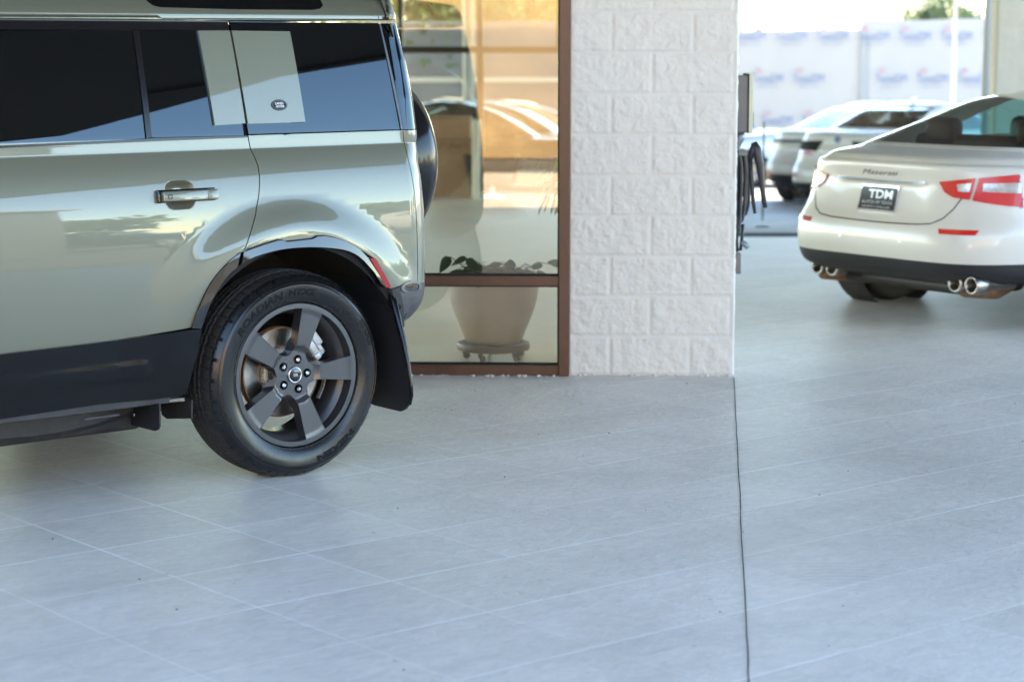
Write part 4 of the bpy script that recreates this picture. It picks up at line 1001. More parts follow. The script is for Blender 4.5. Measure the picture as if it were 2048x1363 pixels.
# ------------------------------------------------------------------ saloon cars
def sedan(name, loc, rz, label, group, P):
    L_, B_, Hh = P.get('L', 4.95), P.get('B', .96), P.get('H', 1.44); deck = P.get('deck', 1.05); kr = Hh/1.44
    rl = P.get('roof_r', 1.62); bl = P.get('glass_r', .64); n_ang = P.get('n', 200); wr_ = P.get('wheel', .345); wx = P.get('wx', 1.03); wx2 = L_-.92
    paint = M[P.get('paint', 'white_paint')]
    t = empty(name, loc, rz, label, 'car', group)
    # contour rings : (x_rear, x_front, half width, exponent, z rear, z mid, z front)
    RG = [(.13, L_-.12, B_*.90, 6, .285, .235, .26), (.045, L_-.04, B_*.965, 6, .335, .30, .33), (.0, L_, B_*.99, 5.8, .45, .45, .46), (.005, L_, B_, 5.6, .58, .56, .56), (.055, L_-.03, B_*.985, 5.3, .70, .68, .62),
          (.085, L_-.07, B_*.975, 5.0, .84, .80, .68), (.075, L_-.13, B_*.955, 4.6, .95, .885, .73), (.10, L_-.2, B_*.92, 4.4, deck-.045, .945, .77), (.16, L_-.3, B_*.885, 4.4, deck-.01, .965, .80), (.30, L_-.6, B_*.84, 4.4, deck+.012, .975, .86),
          (bl, L_-1.35, B_*.79, 4.8, deck+.025, .985, .97), (bl+.06, L_-1.40, B_*.775, 4.8, deck+.045, 1.0, .985),
          (bl+(rl-bl)*.36, L_-1.75, B_*.71, 4.2, deck+(Hh-deck)*.43, 1.16*kr, 1.15*kr), (bl+(rl-bl)*.68, L_-2.05, B_*.65, 3.8, deck+(Hh-deck)*.73, 1.29*kr, 1.28*kr), (rl-.07, L_-2.28, B_*.595, 3.0, Hh-.065, Hh-.075, Hh-.08), (rl+.10, L_-2.42, B_*.53, 2.8, Hh-.025, Hh-.03, Hh-.04), (rl+.45, L_-2.7, B_*.35, 2.4, Hh-.003, Hh, Hh-.01), (L_*.48, L_*.48+.01, .01, 2, Hh+.004, Hh+.004, Hh+.004)]
    def ringpt(k, th):
        xr, xf, b, n_, z0, z1, z2 = RG[k]; c, s_ = math.cos(th), math.sin(th)
        cx = (xr+xf)/2; a = (xf-xr)/2; x = cx+a*math.copysign(abs(c)**(2/n_), c); y = b*math.copysign(abs(s_)**(2/n_), s_)
        f = (x-xr)/max(1e-3, xf-xr); z = z0+(z1-z0)*ss(0, .30, f) if f < .5 else z1+(z2-z1)*ss(.55, 1, f)
        return Vector((x, y, z))
    SUBK = 6; K = len(RG); rows = []; ths = [2*PI*i/n_ang for i in range(n_ang)]
    # even spacing along the outline
    base = [ringpt(3, 2*PI*i/2000) for i in range(2001)]; cum = [0]
    for i in range(2000): cum.append(cum[-1]+(base[i+1]-base[i]).length)
    ths = []; j = 0
    for i in range(n_ang):
        tgt = cum[-1]*i/n_ang
        while cum[j+1] < tgt: j += 1
        ths.append(2*PI*(j+(tgt-cum[j])/(cum[j+1]-cum[j]))/2000)
    def cr(p0, p1, p2, p3, u): return .5*((2*p1)+(p2-p0)*u+(2*p0-5*p1+4*p2-p3)*u*u+(3*p1-p0-3*p2+p3)*u**3)
    for k in range(K-1):
        A = [[ringpt(q, th) for th in ths] for q in (max(k-1, 0), k, k+1, min(k+2, K-1))]
        for u_ in range(SUBK):
            u = u_/SUBK; rows.append((k+u, [cr(A[0][i], A[1][i], A[2][i], A[3][i], u) for i in range(n_ang)]))
    rows.append((K-1, [ringpt(K-1, th) for th in ths]))
    def deform(v, kk):
        # wheel arches lift the lowest rows; licence plate pocket pressed into the tail
        if kk < 5:
            for xc in (wx, wx2):
                d = abs(v.x-xc)
                if d < wr_+.055:
                    h = math.sqrt((wr_+.055)**2-d*d)+wr_*.98
                    if v.z < h and abs(v.y) > .5: v = Vector((v.x, v.y, h+(v.z-h)*.04 if kk > .5 else h))
        if v.x < .4 and .55 < v.z < deck:
            tw = .40-.10*(v.z-.66)/.2
            m_ = ss(tw+.035, tw, abs(v.y))*ss(.625, .655, v.z)*ss(.855, .842, v.z)
            v = v+Vector((.02*m_*P.get('pocket', 1), 0, 0))
        return v
    vs = []
    for kk, rw in rows: vs += [deform(p, kk) for p in rw]
    nr = len(rows); F_body, F_gl, F_side = [], [], []; F_dif = []
    for r_ in range(nr-1):
        kk = rows[r_][0]
        for i in range(n_ang):
            j = (i+1) % n_ang; q = (r_*n_ang+i, r_*n_ang+j, (r_+1)*n_ang+j, (r_+1)*n_ang+i); c = (vs[q[0]]+vs[q[2]])/2
            th = ths[i]
            if 11.0 <= kk < 14.0:
                xr = RG[int(kk)][0]+(RG[int(kk)+1][0]-RG[int(kk)][0])*(kk-int(kk))
                yb = RG[int(kk)][2]+(RG[int(kk)+1][2]-RG[int(kk)][2])*(kk-int(kk))
                if abs(c.y) < yb*(.90-.035*(kk-11)/3) and (c.x < xr+.5): F_gl.append(q); continue
                if abs(c.y) < yb*.88 and c.x > L_*.6: F_gl.append(q); continue
                if abs(c.y) >= yb*.9 and 11.4 <= kk < 13.8 and xr+.45+.25*(14-kk)/3 < c.x < L_-1.8-.25*(kk-11)/3: F_side.append(q); continue
            zc = P.get('dif', .37)
            if c.z < zc and c.x < .5 and kk < 4: F_dif.append(q); continue
            F_body.append(q)
    def sub(nm, F, m, th=True):
        if not F: return None
        used = {}; v2 = []; f2 = []
        for q in F:
            idx = []
            for i in q:
                if i not in used: used[i] = len(v2); v2.append(vs[i])
                idx.append(used[i])
            f2.append(idx)
        mm = MB(); mm.add(v2, f2); return build(nm, mm, m, t, smooth=True, recalc=False)
    body = sub('body', F_body, paint)
    sub('window', F_gl, M[P.get('glass', 'car_glass')]); sub('side_window', F_side, M[P.get('sglass', 'car_glass')])
    sub('diffuser', F_dif, M['plastic'])
    bvh = BVHTree.FromPolygons([tuple(v) for v in vs], F_body+F_gl+F_side+F_dif)
    def patch(nm, poly, m, par=None, off=.006, d=(1, 0, 0), st=.03, holes=()):
        # poly in (y,z) seen from behind; projected forward on the body
        dd = Vector(d).normalized()
        side = dd.cross(Vector((0, 0, 1))); side.normalize()
        bm = bmesh.new(); ed = []
        for loop in [poly]+list(holes):
            bv = [bm.verts.new((a, b, 0)) for a, b in loop]
            for i in range(len(bv)): ed.append(bm.edges.new((bv[i], bv[(i+1) % len(bv)])))
        bmesh.ops.triangle_fill(bm, use_beauty=True, use_dissolve=False, edges=ed)
        for ax in (0, 1):
            lo = min(p[ax] for p in poly); hi = max(p[ax] for p in poly); k = math.floor(lo/st)+1
            while k*st < hi:
                co = [0, 0, 0]; no = [0, 0, 0]; co[ax] = k*st; no[ax] = 1
                bmesh.ops.bisect_plane(bm, geom=bm.verts[:]+bm.edges[:]+bm.faces[:], plane_co=co, plane_no=no); k += 1
        bm.verts.index_update(); out = []; last = None
        for v in bm.verts:
            org = Vector((0, v.co.x, v.co.y)) if abs(dd.y) < .01 else Vector((0, v.co.x, v.co.y))
            hit = bvh.ray_cast(org-dd*2.0, dd)
            for _q in range(24):
                if hit[0] is not None and hit[0].x < .40: break
                org.y *= .985; hit = bvh.ray_cast(org-dd*2.0, dd)
            if hit[0] is None: hit = bvh.find_nearest(org+dd*.3)
            nn = hit[1] if hit[1].dot(dd) < 0 else -hit[1]
            out.append((hit[0], nn)); last = hit
        fs = [[v.index for v in f.verts] for f in bm.faces]; bm.free()
        vv = [p+n_*off for p, n_ in out]+[p-n_*.02 for p, n_ in out]; N0 = len(out); ff = [list(f) for f in fs]; cnt = set()
        for f in fs:
            for i in range(len(f)): cnt.add((f[i], f[(i+1) % len(f)]))
        for a, b in cnt:
            if (b, a) not in cnt: ff.append([b, a, a+N0, b+N0])
        mm = MB(); mm.add(vv, ff); return build(nm, mm, m, par or t, smooth=True, angle=35)
    # dark floor pan
    mb = MB(); mb.box((L_/2, 0, .30), (L_-.5, B_*1.5, .10), 0, .03); mb.box((.55, 0, .25), (.5, B_*1.1, .12), 0, .04); build('floor_pan', mb, M['liner'], t)
    mb = MB(); mb.box((L_*.52, 0, .62), (2.6, B_*1.5, .55), 0, .1); build('cabin_tub', mb, M['hotwire'], t)
    mb = MB()
    for x, y in ((bl+.62, .38), (bl+.62, -.38)): mb.box((x, y, deck+.10), (.12, .26, .17), 0, .05)
    for x, y in ((bl+1.55, .38), (bl+1.55, -.38)): mb.box((x, y, .98), (.14, .5, .42), 0, .06); mb.box((x, y, 1.24), (.1, .25, .17), 0, .045)
    mb.box((bl+.30, 0, deck-.02), (.5, B_*1.3, .05), 0, .02); mb.box((bl+.66, 0, deck-.12), (.14, B_*1.3, .4), 0, .05)
    build('seats', mb, M['headrest'], t, angle=40)
    # wheels
    for xc in (wx, wx2):
        for sg in (1, -1):
            mt = Matrix.Translation((xc, sg*(B_-.125), wr_)) @ Matrix.Rotation(-sg*PI/2, 4, 'X')
            mb = MB(); mb.lathe([(.235, .10), (.25, .108), (.29, .118), (wr_-.025, .112), (wr_-.006, .095), (wr_, .07), (wr_, .03), (wr_-.008, .026), (wr_-.008, .018), (wr_, .014), (wr_, -.014), (wr_-.008, -.018), (wr_-.008, -.026), (wr_, -.03), (wr_, -.08), (wr_-.006, -.105), (wr_-.03, -.12), (.27, -.118), (.235, -.10)], 72, mt)
            w_ = build('wheel', mb, M['tread'], t, smooth=True, angle=50)
            mb = MB(); mb.lathe([(.237, .105), (.225, .10), (.22, .06), (.21, -.08), (.235, -.10)], 60, mt)
            for i in range(10):
                a = 2*PI*i/10; mb.box((0, 0, 0), (.17, .032, .03), 0, .005, mt @ Matrix.Rotation(a, 4, 'Z') @ Matrix.Translation((.135, 0, .075)))
            mb.lathe([(0, .09), (.06, .085), (.065, .05), (0, .04)], 30, mt); build('rim', mb, M[P.get('rimm', 'silver')], w_, angle=35)
            mb = MB(); mb.lathe([(0, -.02), (.16, -.02), (.165, -.04)], 40, mt); build('brake_disc', mb, M['rust'], w_)
            mb = MB(); mb.lathe([(wr_+.045, .10), (wr_+.05, -.15)], 40, Matrix.Translation((xc, sg*(B_-.125), wr_)) @ Matrix.Rotation(-sg*PI/2, 4, 'X')); build('arch_liner', mb, M['liner'], t)
    return t, patch, bvh, body, dict(deck=deck, bl=bl, B=B_)
def mirror_y(p): return [(-a, b) for a, b in p][::-1]
# first saloon : near, white, rear three-quarter
SC, SH = Vector((2.145, 12.76, 0)), R(90-54.6)
t1, patch, bvh1, body1, d1 = sedan('white_sedan', SC, SH, 'cream white sedan with red tail lamps and twin round exhausts, nearest of the white cars', 'white cars parked in the court', dict(L=4.97, B=.965, H=1.42, deck=1.02, glass_r=.40, pocket=.5, roof_r=1.75, wheel=.345, wx=.98, dif=.40, sglass='teal_glass', n=260, rimm='rimd'))
tl_in = [(.462, .872), (.66, .898), (.652, .775), (.56, .785), (.50, .815)]
tl_out = [(.675, .900), (.80, .918), (.905, .912), (.955, .872), (.94, .80), (.89, .728), (.80, .742), (.665, .772)]
for sg in (1, -1):
    f = (lambda p: p) if sg > 0 else mirror_y
    m1 = M['red_sunlit'] if sg < 0 else M['red_lens']  # right lamps take the redder copy, sunshine painted into the lens
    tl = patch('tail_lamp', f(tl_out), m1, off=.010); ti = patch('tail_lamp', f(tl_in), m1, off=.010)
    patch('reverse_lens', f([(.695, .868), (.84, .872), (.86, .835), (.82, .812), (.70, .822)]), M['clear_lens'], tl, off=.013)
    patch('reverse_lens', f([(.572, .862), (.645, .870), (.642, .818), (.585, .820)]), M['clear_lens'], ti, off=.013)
    patch('bumper_reflector', f([(.53, .605), (.745, .605), (.735, .577), (.54, .577)]), M['red_sunlit'] if sg < 0 else M['red_lens'], off=.006)
    for y0, r_ in ((.575, .043), (.705, .043)):
        mb = MB(); mb.lathe([(.038, .35), (.038, .004), (.043, -.003), (.050, -.002), (.054, .01), (.054, .10), (.03, .14)], 36, Matrix.Translation((.125 if sg < 0 else .16, sg*(y0-(.09 if sg > 0 else 0)), .284)) @ Matrix.Rotation(PI/2, 4, 'Y')); 
        e = build('exhaust_tip', mb, M['exh'], t1, smooth=True)
        mb = MB(); mb.lathe([(0, .10), (.0385, .10)], 24, Matrix.Translation((.125 if sg < 0 else .16, sg*(y0-(.09 if sg > 0 else 0)), .284)) @ Matrix.Rotation(PI/2, 4, 'Y')); build('exhaust_bore', mb, M['void'], e)
    mb = MB(); mb.tube([(.20, sg*.60, .275), (.5, sg*.55, .25), (.9, sg*.4, .25)], [.075, .085, .04], 16); build('silencer', mb, M['rust'], t1, smooth=True)
def strip(pts, w_):   # closed thin polygon along a polyline
    L1, L2 = [], []
    for i, p in enumerate(pts):
        a = Vector(pts[max(i-1, 0)]); b = Vector(pts[min(i+1, len(pts)-1)]); d = (b-a).normalized(); q = Vector((-d.y, d.x))*w_/2
        L1.append((p[0]+q.x, p[1]+q.y)); L2.append((p[0]-q.x, p[1]-q.y))
    return L1+L2[::-1]
gp = [(.62, .785), (.575, .70), (.53, .645), (.46, .612), (.35, .602), (.15, .597), (0, .596)]
gp = [(a, b+.018) for a, b in gp]
gl_ = gp+[(-a, b) for a, b in gp[::-1][1:]]
patch('boot_gap', strip(gl_, .007), M['void'], body1, off=.0012, st=.05)
patch('chrome_bar', [(-.36, .868), (.36, .868), (.37, .853), (-.37, .853)], M['chrome'], off=.012)
patch('plate_frame', [(-.155, .825), (.155, .825), (.155, .668), (-.155, .668)], M['chrome'], off=.014)
pp_ = patch('number_plate', [(-.146, .816), (.146, .816), (.146, .677), (-.146, .677)], M['plate'], off=.018)
def on_rear(bvh, y, z, off):
    h = bvh.ray_cast(Vector((-2, y, z)), Vector((1, 0, 0))); return h[0]-Vector((off, 0, 0))
def rear_text(s_, yc, zc, wd, ht, bvh, off, m, par, nm, bold=.02, shear=0):
    tv_, tf_ = text_poly(s_, 1, bold, shear); x0 = min(v.x for v in tv_); x1 = max(v.x for v in tv_); y0 = min(v.y for v in tv_); y1 = max(v.y for v in tv_)
    mm = MB(); mm.add([on_rear(bvh, yc-((v.x-x0)/(x1-x0)-.5)*wd, zc+((v.y-y0)/(y1-y0)-.5)*ht, off) for v in tv_], tf_); return build(nm, mm, m, par, recalc=False)
rear_text('TDM', -.02, .776, .20, .052, bvh1, .0205, M['silver'], pp_, 'plate_lettering', .03)
rear_text('AUTOS OF TEXAS', 0, .727, .25, .018, bvh1, .0205, M['silver'], pp_, 'plate_lettering', .0)
rear_text('NORTH DALLAS', 0, .701, .23, .012, bvh1, .0205, M['silver'], pp_, 'plate_lettering', .0)
rear_text('Maserati', 0, .905, .30, .030, bvh1, .004, M['rimd'], body1, 'boot_script', -.004, .4)
for y in (-.72, -.25, .25, .72): patch('parking_sensor', [(y+.012*math.cos(2*PI*i/14), .515+.012*math.sin(2*PI*i/14)) for i in range(14)], M['silver'], off=.002)
mb = MB(); mb.lathe([(0, 0), (.03, .004), (.035, .02), (0, .05)], 12, Matrix.Translation((1.95, 0, 1.41))); mb.box((1.98, 0, 1.445), (.09, .02, .05), 0, .006); build('roof_aerial', mb, M['blue_paint'], t1, smooth=True, angle=40)
# farther cars stand on the sloping lot beyond the drain
def place(px, py, Y): 
    p = at(px, py, Y); p.z = gz(Y); return p
def far_car(name, px, Y, rz, label, lamps, P, group='white cars parked in the court'):
    p = place(px, 200, Y); p.z = gz(Y)-.01
    t, patch, bvh, body, d = sedan(name, p, rz, label, group, P)
    for sg in (1, -1):
        f = (lambda q: q) if sg > 0 else mirror_y
        for nm, poly, m in lamps: patch(nm, f(poly), M[m], off=.008)
    return t, patch, bvh, body
t2, patch2, bvh2, body2 = far_car('white_sedan', 1670, 28.6, R(90-42), 'white sedan with a round boot badge parked between the coupe and the nearest sedan',
    [('tail_lamp', [(.22, .985), (.93, .95), (.95, .85), (.34, .83)], 'void'), ('tail_lamp', [(.34, .845), (.93, .87), (.93, .79), (.42, .79)], 'red_lens'), ('bumper_reflector', [(.62, .52), (.82, .52), (.82, .48), (.62, .48)], 'red_lens')],
    dict(L=4.95, B=.94, H=1.46, deck=1.10, wheel=.36, wx=1.08, pocket=0, dif=.40, paint='white_paint2', glass='car_glass', sglass='car_glass'))
patch2('boot_badge', [(.045*math.cos(2*PI*i/20), 1.0+.045*math.sin(2*PI*i/20)) for i in range(20)], M['banner_blue'], off=.01)
mb = MB(); mb.box((1.95, 0, 1.49), (.16, .03, .07), 0, .01); build('roof_aerial', mb, M['blue_paint'], t2, angle=40)
t3, patch3, bvh3, body3 = far_car('white_coupe', 1608, 32.5, R(90-42), 'farthest white coupe with a slim dark lamp strip across its tail',
    [('tail_lamp', [(.0, .985), (.92, .96), (.92, .915), (.0, .945)], 'void'), ('bumper_reflector', [(.62, .50), (.82, .50), (.82, .46), (.62, .46)], 'red_lens')],
    dict(L=4.9, B=.97, H=1.52, deck=1.12, glass_r=.45, roof_r=1.8, wheel=.36, wx=1.0, pocket=0, dif=.45, paint='white_paint2', sglass='car_glass'))
t4, patch4, bvh4, body4 = far_car('pale_sedan', 1590, 40.0, R(185), 'pale blue car in sunshine before the banner, seen beside the charging box',
    [], dict(L=4.8, H=1.42, paint='blue_paint', n=140), 'cars standing out in the lot')

# ------------------------------------------------------------------ banner fence
def banner(name, x0, x1, Y, ztop, zbot, label):
    e = empty(name, (0, Y, 0), 0, label, 'banner', 'printed banners along the lot fence')
    nx, nz = int((x1-x0)/.1), 24; vs = []
    for j in range(nz+1):
        for i in range(nx+1):
            x = x0+(x1-x0)*i/nx; z = zbot+(ztop-zbot)*j/nz
            vs.append((x, .05*noise.noise(Vector((x*.8, z*.5, 2)))+.02*noise.noise(Vector((x*2.5, z*2, 9))), z+.02*math.sin(x*2.1)*(j == nz)))
    mb = MB(); mb.add(vs, [(j*(nx+1)+i, j*(nx+1)+i+1, (j+1)*(nx+1)+i+1, (j+1)*(nx+1)+i) for j in range(nz) for i in range(nx)]); build('sheet', mb, M['banner'], e, smooth=True)
    mb = MB(); mr = MB(); tv_, tf_ = text_poly('TexasDM', .175, .0); sv_, sf_ = text_poly('DIRECT AUTOS', .062, -.001)
    tv_ = [Vector((v.x*.98, v.y*1.5, 0)) for v in tv_]
    sp = .862; row = 0; z = 1.78
    while z > zbot+.2:
        xo = at(1498 if row % 2 == 0 else 1535, 100, Y).x if row < 2 else at(1555, 100, Y).x
        k = -2
        while xo+k*sp < x1-.35:
            x = xo+k*sp; k += 1
            if x < x0+.05 or z > ztop-.10: continue
            o_ = len(mb.v)
            mb.add([(v.x+x, -.09, v.y+z) for v in tv_], tf_); mb.add([(v.x+x, -.09, v.y+z-.16) for v in sv_], sf_)
            star = [((.085 if q % 2 == 0 else .04)*math.cos(q*PI/5+PI/2)+x-.19, (.075 if q % 2 == 0 else .035)*math.sin(q*PI/5+PI/2)+z+.17) for q in range(10)]
            mr.add([(a, -.09, b) for a, b in star], [tuple(range(10))])
        row += 1; z -= .872
    build('lettering', mb, M['banner_blue'], e, recalc=False); build('red_emblem', mr, M['banner_red'], e)
    mb = MB(); x = x0
    while x <= x1+.01: mb.tube([(x, .16, zbot-.3), (x, .16, ztop-.02)], .025, 8); x += (x1-x0)/max(1, round((x1-x0)/3))
    build('fence_post', mb, M['pole_white'], e); return e
YB = 45.
xs = at(1722, 60, YB).x
banner('fence_banner', -1.0, xs, YB, 1.93, -1.0, 'long white fence banner with rows of blue lettering behind the parked cars')
banner('fence_banner', xs-.02, 17, YB-.06, 2.14, -1.0, 'taller white fence banner section to the right of the step')
# lamp posts
for px, Y, r_, lab in ((1909, 38, .036, 'slim white lamp post in front of the banner'), (1976, 26, .06, 'pale post close beside the far cream pillar')):
    p = at(px, 100, Y); mb = MB(); mb.tube([(0, 0, gz(Y)), (0, 0, 3.2), (0, 0, 6.5)], [r_, r_*.95, r_*.8], 14)
    e = build('lamp_post', mb, M['pole_white'], smooth=True); e.location = (p.x, Y, 0); tag(e, lab, 'lamp post')
    mb = MB(); mb.box((0, -.3, 6.5), (.25, .7, .1), 0, .03); build('lamp_head', mb, M['grey_box'], e)
# trees
def tree(name, x, Y, h, r, label, seed, n=1500, m='foliage', ls=.16, gz_=None):
    rnd = random.Random(seed); z0 = gz(Y) if gz_ is None else gz_
    e = empty(name, (x, Y, z0), 0, label, 'tree', 'trees beyond the lot')
    mb = MB(); mb.tube([(0, 0, 0), (.05, 0, h*.25), (0, .08, h*.5), (.05, 0, h*.8)], [r*.07, r*.055, r*.04, r*.015], 10)
    cl = []
    for i in range(13):
        a = rnd.random()*6.28; q = r*rnd.uniform(.2, .75); zc = h*rnd.uniform(.5, .92); c = Vector((q*math.cos(a), q*math.sin(a), zc)); cl.append((c, r*rnd.uniform(.25, .45)))
        mb.tube([(0, 0, h*.35+.2*i*h*.02), c*.55+Vector((0, 0, h*.12)), c], [r*.03, r*.02, r*.008], 6)
    build('trunk', mb, M['bark'], e)
    mb = MB()
    for i in range(n):
        c, q = cl[rnd.randrange(len(cl))]; d = Vector((rnd.gauss(0, 1), rnd.gauss(0, 1), rnd.gauss(0, .8))).normalized()*q*rnd.random()**.4
        p = c+d; a = Vector((rnd.gauss(0, 1), rnd.gauss(0, 1), rnd.gauss(0, 1))).normalized(); b = a.orthogonal().normalized(); s_ = ls*rnd.uniform(.6, 1.3)
        mb.add([p-a*s_, p+b*s_*.5, p+a*s_, p-b*s_*.5], [(0, 1, 2, 3)])
    build('crown', mb, M[m], e, recalc=False); return e
p = at(1893, 0, 95); tree('leafy_tree', p.x, 95, 4.9, 2.3, 'green tree top showing above the taller banner section', 3, 5000, ls=.13)
p = at(1497, 40, 70); tree('leafy_tree', p.x, 70, 3.55, .75, 'small green tree tip above the left end of the banner', 5, 900, ls=.07)
# utility wires beyond the banner
mb = MB()
for k, (za, zb2) in enumerate(((4.6, 5.6), (4.2, 5.3))):
    mb.tube([(5+i*3, 80, za+(zb2-za)*i/10-.5*math.sin(PI*i/10)) for i in range(11)], .02, 5)
o = build('utility_wire', mb, M['grey_box']); tag(o, 'thin sagging utility wires above the banner', 'wire')

# ------------------------------------------------------------------ charging box, hoses and conduit on the pillar's right side
EX = lambda px, z, b: Vector((at(px, 83, 11.25).x, 11.25+b, z))
def zp(y, Y=11.25): return CAMZ-(y-83)/4307*Y
def xp(px, Y=11.25): return at(px, 83+.001, Y).x
e = empty('wall_box', (xp(1482), 11.25, zp(262)), 0, 'grey steel wall box with a cream cover plate on the pillar side', 'wall box')
mb = MB(); mb.box((0, 0, (zp(150)-zp(262))/2), (xp(1494)-xp(1468), .24, zp(150)-zp(262)), 0, .006); build('housing', mb, M['grey_box'], e, angle=30)
mb = MB(); mb.box((xp(1498.5)-xp(1482), 0, (zp(148)-zp(266))/2-.004), (xp(1503)-xp(1494.5), .27, zp(147)-zp(266)), 0, .003); build('cover_plate', mb, M['cream_edge'], e, angle=30)
mb = MB(); mb.box((xp(1494)-xp(1482), 0, (zp(148)-zp(262))/2), (.008, .262, zp(147)-zp(264)), 0, .002); build('cover_seal', mb, M['void'], e)
mb = MB(); mb.box((xp(1505)-xp(1482), -.05, zp(238)-zp(262)), (.012, .03, .08), 0, .003); build('latch', mb, M['hose'], e)
e2 = empty('conduit_run', (xp(1478), 11.22, 0), 0, 'grey conduit dropping from the wall box to a small junction box', 'conduit')
mb = MB(); mb.tube([(.012, 0, zp(262)), (.012, 0, zp(275)), (.003, 0, zp(285)), (-.012, 0, zp(300)), (-.014, .02, zp(505))], [.022, .022, .016, .015, .013], 14); build('pipe', mb, M['conduit'], e2, smooth=True)
mb = MB(); mb.box((-.006, 0, (zp(505)+zp(546))/2), (.05, .10, zp(505)-zp(546)), 0, .004); build('junction_box', mb, M['grey_box'], e2, angle=30)
e3 = empty('hose_coil', (xp(1495), 11.15, zp(285)), 0, 'looped black hose hanging on its hook with the nozzle beside it', 'hose')
def hz_(x, y, b=0): return Vector((xp(x)-xp(1495), b, zp(y)-zp(285)))
rnd = random.Random(5)
for k, (xa, xb, yb_) in enumerate(((1472, 1481, 455), (1476, 1490, 440), (1473, 1494, 425), (1484, 1501, 428), (1488, 1506, 398), (1478, 1486, 470))):
    mb = MB(); pts = [hz_(xa+3, 306, .03*k), hz_(xa, 335, .03*k), hz_(xa-1, (335+yb_)/2, .03*k), hz_(xa+1, yb_-18, .03*k-.02), hz_((xa+xb)/2, yb_, .03*k-.03), hz_(xb-1, yb_-18, .03*k-.02), hz_(xb+1, (335+yb_)/2, .03*k), hz_(xb+1, 335, .03*k), hz_(xb-3, 306, .03*k)]
    sm = [Vector(p) for p in pts]; out = []
    for i in range(len(sm)-1):
        p0, p1_, p2_, p3 = sm[max(i-1, 0)], sm[i], sm[i+1], sm[min(i+2, len(sm)-1)]
        for j in range(4):
            u = j/4; out.append(.5*((2*p1_)+(p2_-p0)*u+(2*p0-5*p1_+4*p2_-p3)*u*u+(3*p1_-p0-3*p2_+p3)*u**3))
    out.append(sm[-1]); mb.tube(out, .0095, 10); build('hose_loop', mb, M['hose'], e3, smooth=True)
mb = MB(); mb.tube([hz_(1500, 310), hz_(1503, 350), hz_(1507, 400), hz_(1511, 424)], [.010, .0105, .011, .008], 10); build('hose_end', mb, M['hose'], e3, smooth=True)
mb = MB(); mb.tube([hz_(1506, 282), hz_(1512, 295), hz_(1519, 325), hz_(1524, 365), hz_(1529, 400), hz_(1532, 412)], [.016, .026, .022, .014, .014, .010], 12); mb.tube([hz_(1508, 288), hz_(1503, 300), hz_(1500, 318)], [.018, .018, .010], 10); build('nozzle', mb, M['hose'], e3, smooth=True)
mb = MB(); mb.box(tuple(hz_(1484, 303, .08)), (.05, .22, .03), 0, .006); build('hook', mb, M['grey_box'], e3)
mb = MB(); mb.tube([hz_(1476, 460), hz_(1475, 480), hz_(1477, 500), hz_(1483, 497), hz_(1486, 470), hz_(1487, 445)], .0085, 10); build('hose_tail', mb, M['hose'], e3, smooth=True)
mb = MB(); mb.tube([hz_(1485, 480), hz_(1492, 486), hz_(1499, 492)], [.012, .016, .014], 8); build('hose_fitting', mb, M['conduit'], e3, smooth=True)
mb = MB(); mb.box((0, 0, .6), (.02, .05, 1.05), 0, .004); mb.lathe([(0, 0), (.1, 0), (.1, .02), (0, .03)], 20)
o = build('stanchion', mb, M['hose']); q_ = at(1527, 300, 20.5); o.location = (q_.x, 20.5, gz(20.5)); o.scale = (.7, 1, .9)
tag(o, 'thin dark stanchion standing by the first far car', 'stanchion')

# ------------------------------------------------------------------ what lies behind the viewer and to the right (seen only as reflections)
e = empty('stone_wall', (-4, -9.5, 0), 0, 'sunlit tan stone boundary wall reflected in the shop window', 'wall')
mb = MB(); nx, nz = 90, 24; vs = []
for j in range(nz+1):
    for i in range(nx+1):
        x = -14+30*i/nx; z = 5.2*j/nz; vs.append((x, .25*noise.noise(Vector((x*.5, z*.8, 1)))+.12*noise.noise(Vector((x*1.7, z*2.2, 4))), z))
mb.add(vs, [(j*(nx+1)+i, j*(nx+1)+i+1, (j+1)*(nx+1)+i+1, (j+1)*(nx+1)+i) for j in range(nz) for i in range(nx)]); build('wall_face', mb, M['tan_wall'], e, smooth=True)
mb = MB(); mb.box((1, -.6, 2.55), (30, .7, 5.3)); build('wall_core', mb, M['tan_wall'], e)
def mirror(p):
    n_ = FY; d = (p-F0).dot(n_); return p-n_*2*d
q = mirror(at(1108, 300, 21.5)); q.z = -.02
sedan('parked_car', q+Vector((-2.3, 0, 0)), R(182), 'white parked car reflected at the right edge of the shop window', 'cars standing out in the lot', dict(L=4.6, H=1.5, n=120, paint='white_paint2'))
for k, (x, y, r_, pt) in enumerate(((24, 1.5, 80, 'white_paint2'), (25, -5, 85, 'dark_paint'), (26, -11.5, 80, 'white_paint2'), (23.5, 8, 88, 'blue_paint'))):
    sedan('parked_car', Vector((x, y, -.02)), R(r_), ['white parked car right of the court, mirrored in the green door', 'black parked car between two pale ones right of the court', 'last white parked car right of the court', 'pale blue parked car right of the court'][k], 'cars standing out in the lot', dict(L=4.7, H=1.45, n=90, paint=pt))
for k, (x, y) in enumerate(((60, 5), (62, -6), (58, -16), (63, -27), (60, 16), (66, -38))):
    tree('leafy_tree', x, y, 3.9+.6*(k % 3), 3.6, 'broad leafy tree in the row right of the court', 20+k, 700, ls=.5, gz_=-.02)['group'] = 'row of trees right of the court'
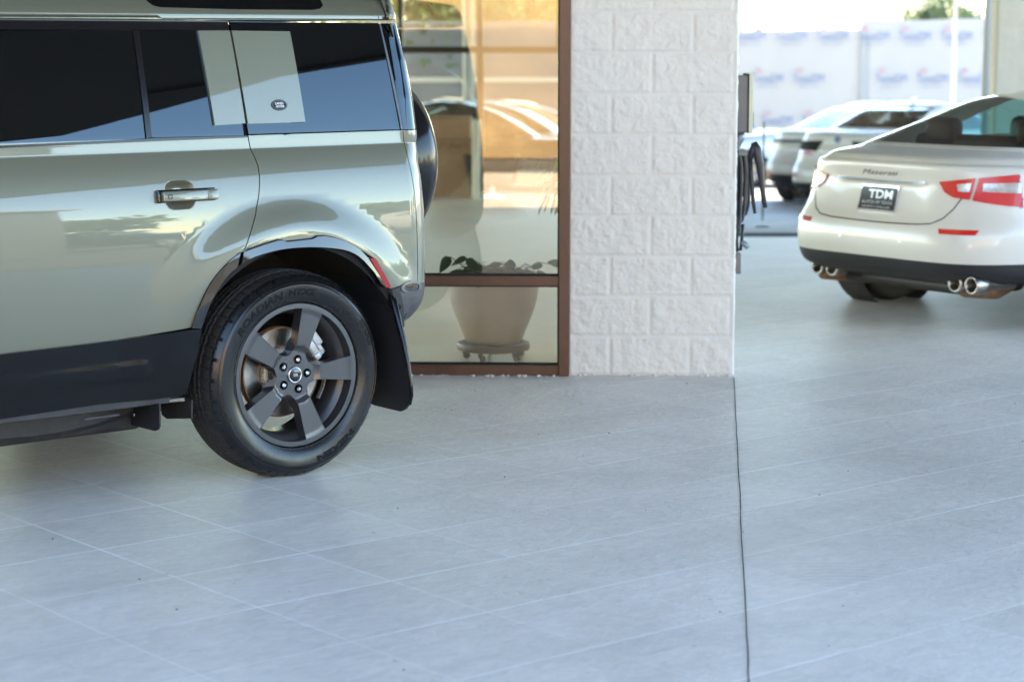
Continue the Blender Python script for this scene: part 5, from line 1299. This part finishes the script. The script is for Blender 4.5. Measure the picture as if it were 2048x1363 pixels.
# beyond the showroom
for k, (px, Y, h, r_) in enumerate(((812, 46, 5.2, 2.6), (870, 52, 5.0, 3.0), (1005, 50, 5.4, 3.0), (930, 60, 6.0, 3.4), (1075, 54, 5.0, 2.6))):
    p = at(px, 100, Y); tree('leafy_tree', p.x, Y, h, r_, ['bushy green tree beyond the showroom, leftmost', 'yellow green tree beyond the showroom behind the lamp post', 'broad tree beyond the showroom right of the mullion', 'tall tree at the back beyond the showroom', 'rightmost tree beyond the showroom'][k], 40+k, 5200, m='foliage' if k % 2 else 'leaf2', ls=.12)
p = at(937, 100, 34); mb = MB(); mb.tube([(0, 0, gz(34)), (0, 0, 5)], .09, 12); o = build('lamp_post', mb, M['pole_white'], smooth=True); o.location = (p.x, 34, 0); tag(o, 'white post seen through the showroom windows', 'lamp post')
p = at(900, 150, 44); mb = MB(); mb.box((0, 0, 1.0), (4.5, 3, 4.2), 0, .03); fb = build('far_shed', mb, M['far_grey']); fb.location = (p.x+.6, 46, -1.0); tag(fb, 'dark grey shed far beyond the showroom', 'shed')
mb = MB(); mb.box((0, -1.52, 1.9), (3.8, .03, .1)); build('shed_trim', mb, M['pole_white'], fb)
for k, (px, Y, r_, pt, lab) in enumerate(((862, 30, 175, 'dark_paint', 'black car beyond the showroom behind the boxes'), (925, 33, 170, 'white_paint', 'tan lit car beyond the showroom behind the post'), (1000, 38, 185, 'white_paint2', 'white car beyond the showroom right of the mullion'), (880, 42, 178, 'white_paint2', 'distant white car beyond the showroom'))):
    p = at(px, 200, Y); p.z = gz(Y)
    sedan('parked_car', p+Vector((2.2, 0, 0)), R(r_), lab, 'cars beyond the showroom', dict(L=4.7, H=1.58, n=90, paint=pt))
mb = MB(); a0 = a_of(978, DB+1.2)
fbox(mb, a0, -.3, DB+1.2, DB+1.4, -.5, .16, .02); fbox(mb, a0-.15, -.3, DB+.7, DB+.85, -.5, .05, .02); o = build('planter_kerb', mb, M['stucco']); tag(o, 'pale kerbs outside the far showroom window', 'kerb')

wg = MB(); wg.box((0, 0, 2.2), (.4, 17.2, 4.4), 0, .02); o = build('sky_block_wall', wg, M['brown_wall']); o.location = (-8.6, 2.3, 0); tag(o, 'added brown wall blocking sky light left of the court, outside the picture', 'wall')  # unseen wall added to keep sky light from under the off-roader

kb_ = MB(); kb_.box((0, 0, 2.1), (6, 8, 4.2), 0, .03); o = build('olive_kiosk', kb_, M['grey_box']); o.location = (17.0, -5.3, 0); tag(o, 'plain dark grey kiosk right of the court, mirrored in the green car door', 'kiosk')
kb_ = MB(); kb_.box((0, 0, 4.3), (6.6, 8.6, .2), 0, .03); build('kiosk_roof', kb_, M['pole_white'], o)

gm = MB(); rnd = random.Random(11)
for i in range(45):
    x, y = rnd.uniform(-2.2, 2.6), rnd.uniform(5.2, 10.5); q = rnd.uniform(.0012, .004); gm.box((x, y, q*.3), (q*rnd.uniform(1, 2.2), q, q*.6), rnd.random()*3)
o = build('grit', gm, M['soil']); o['kind'] = 'stuff'
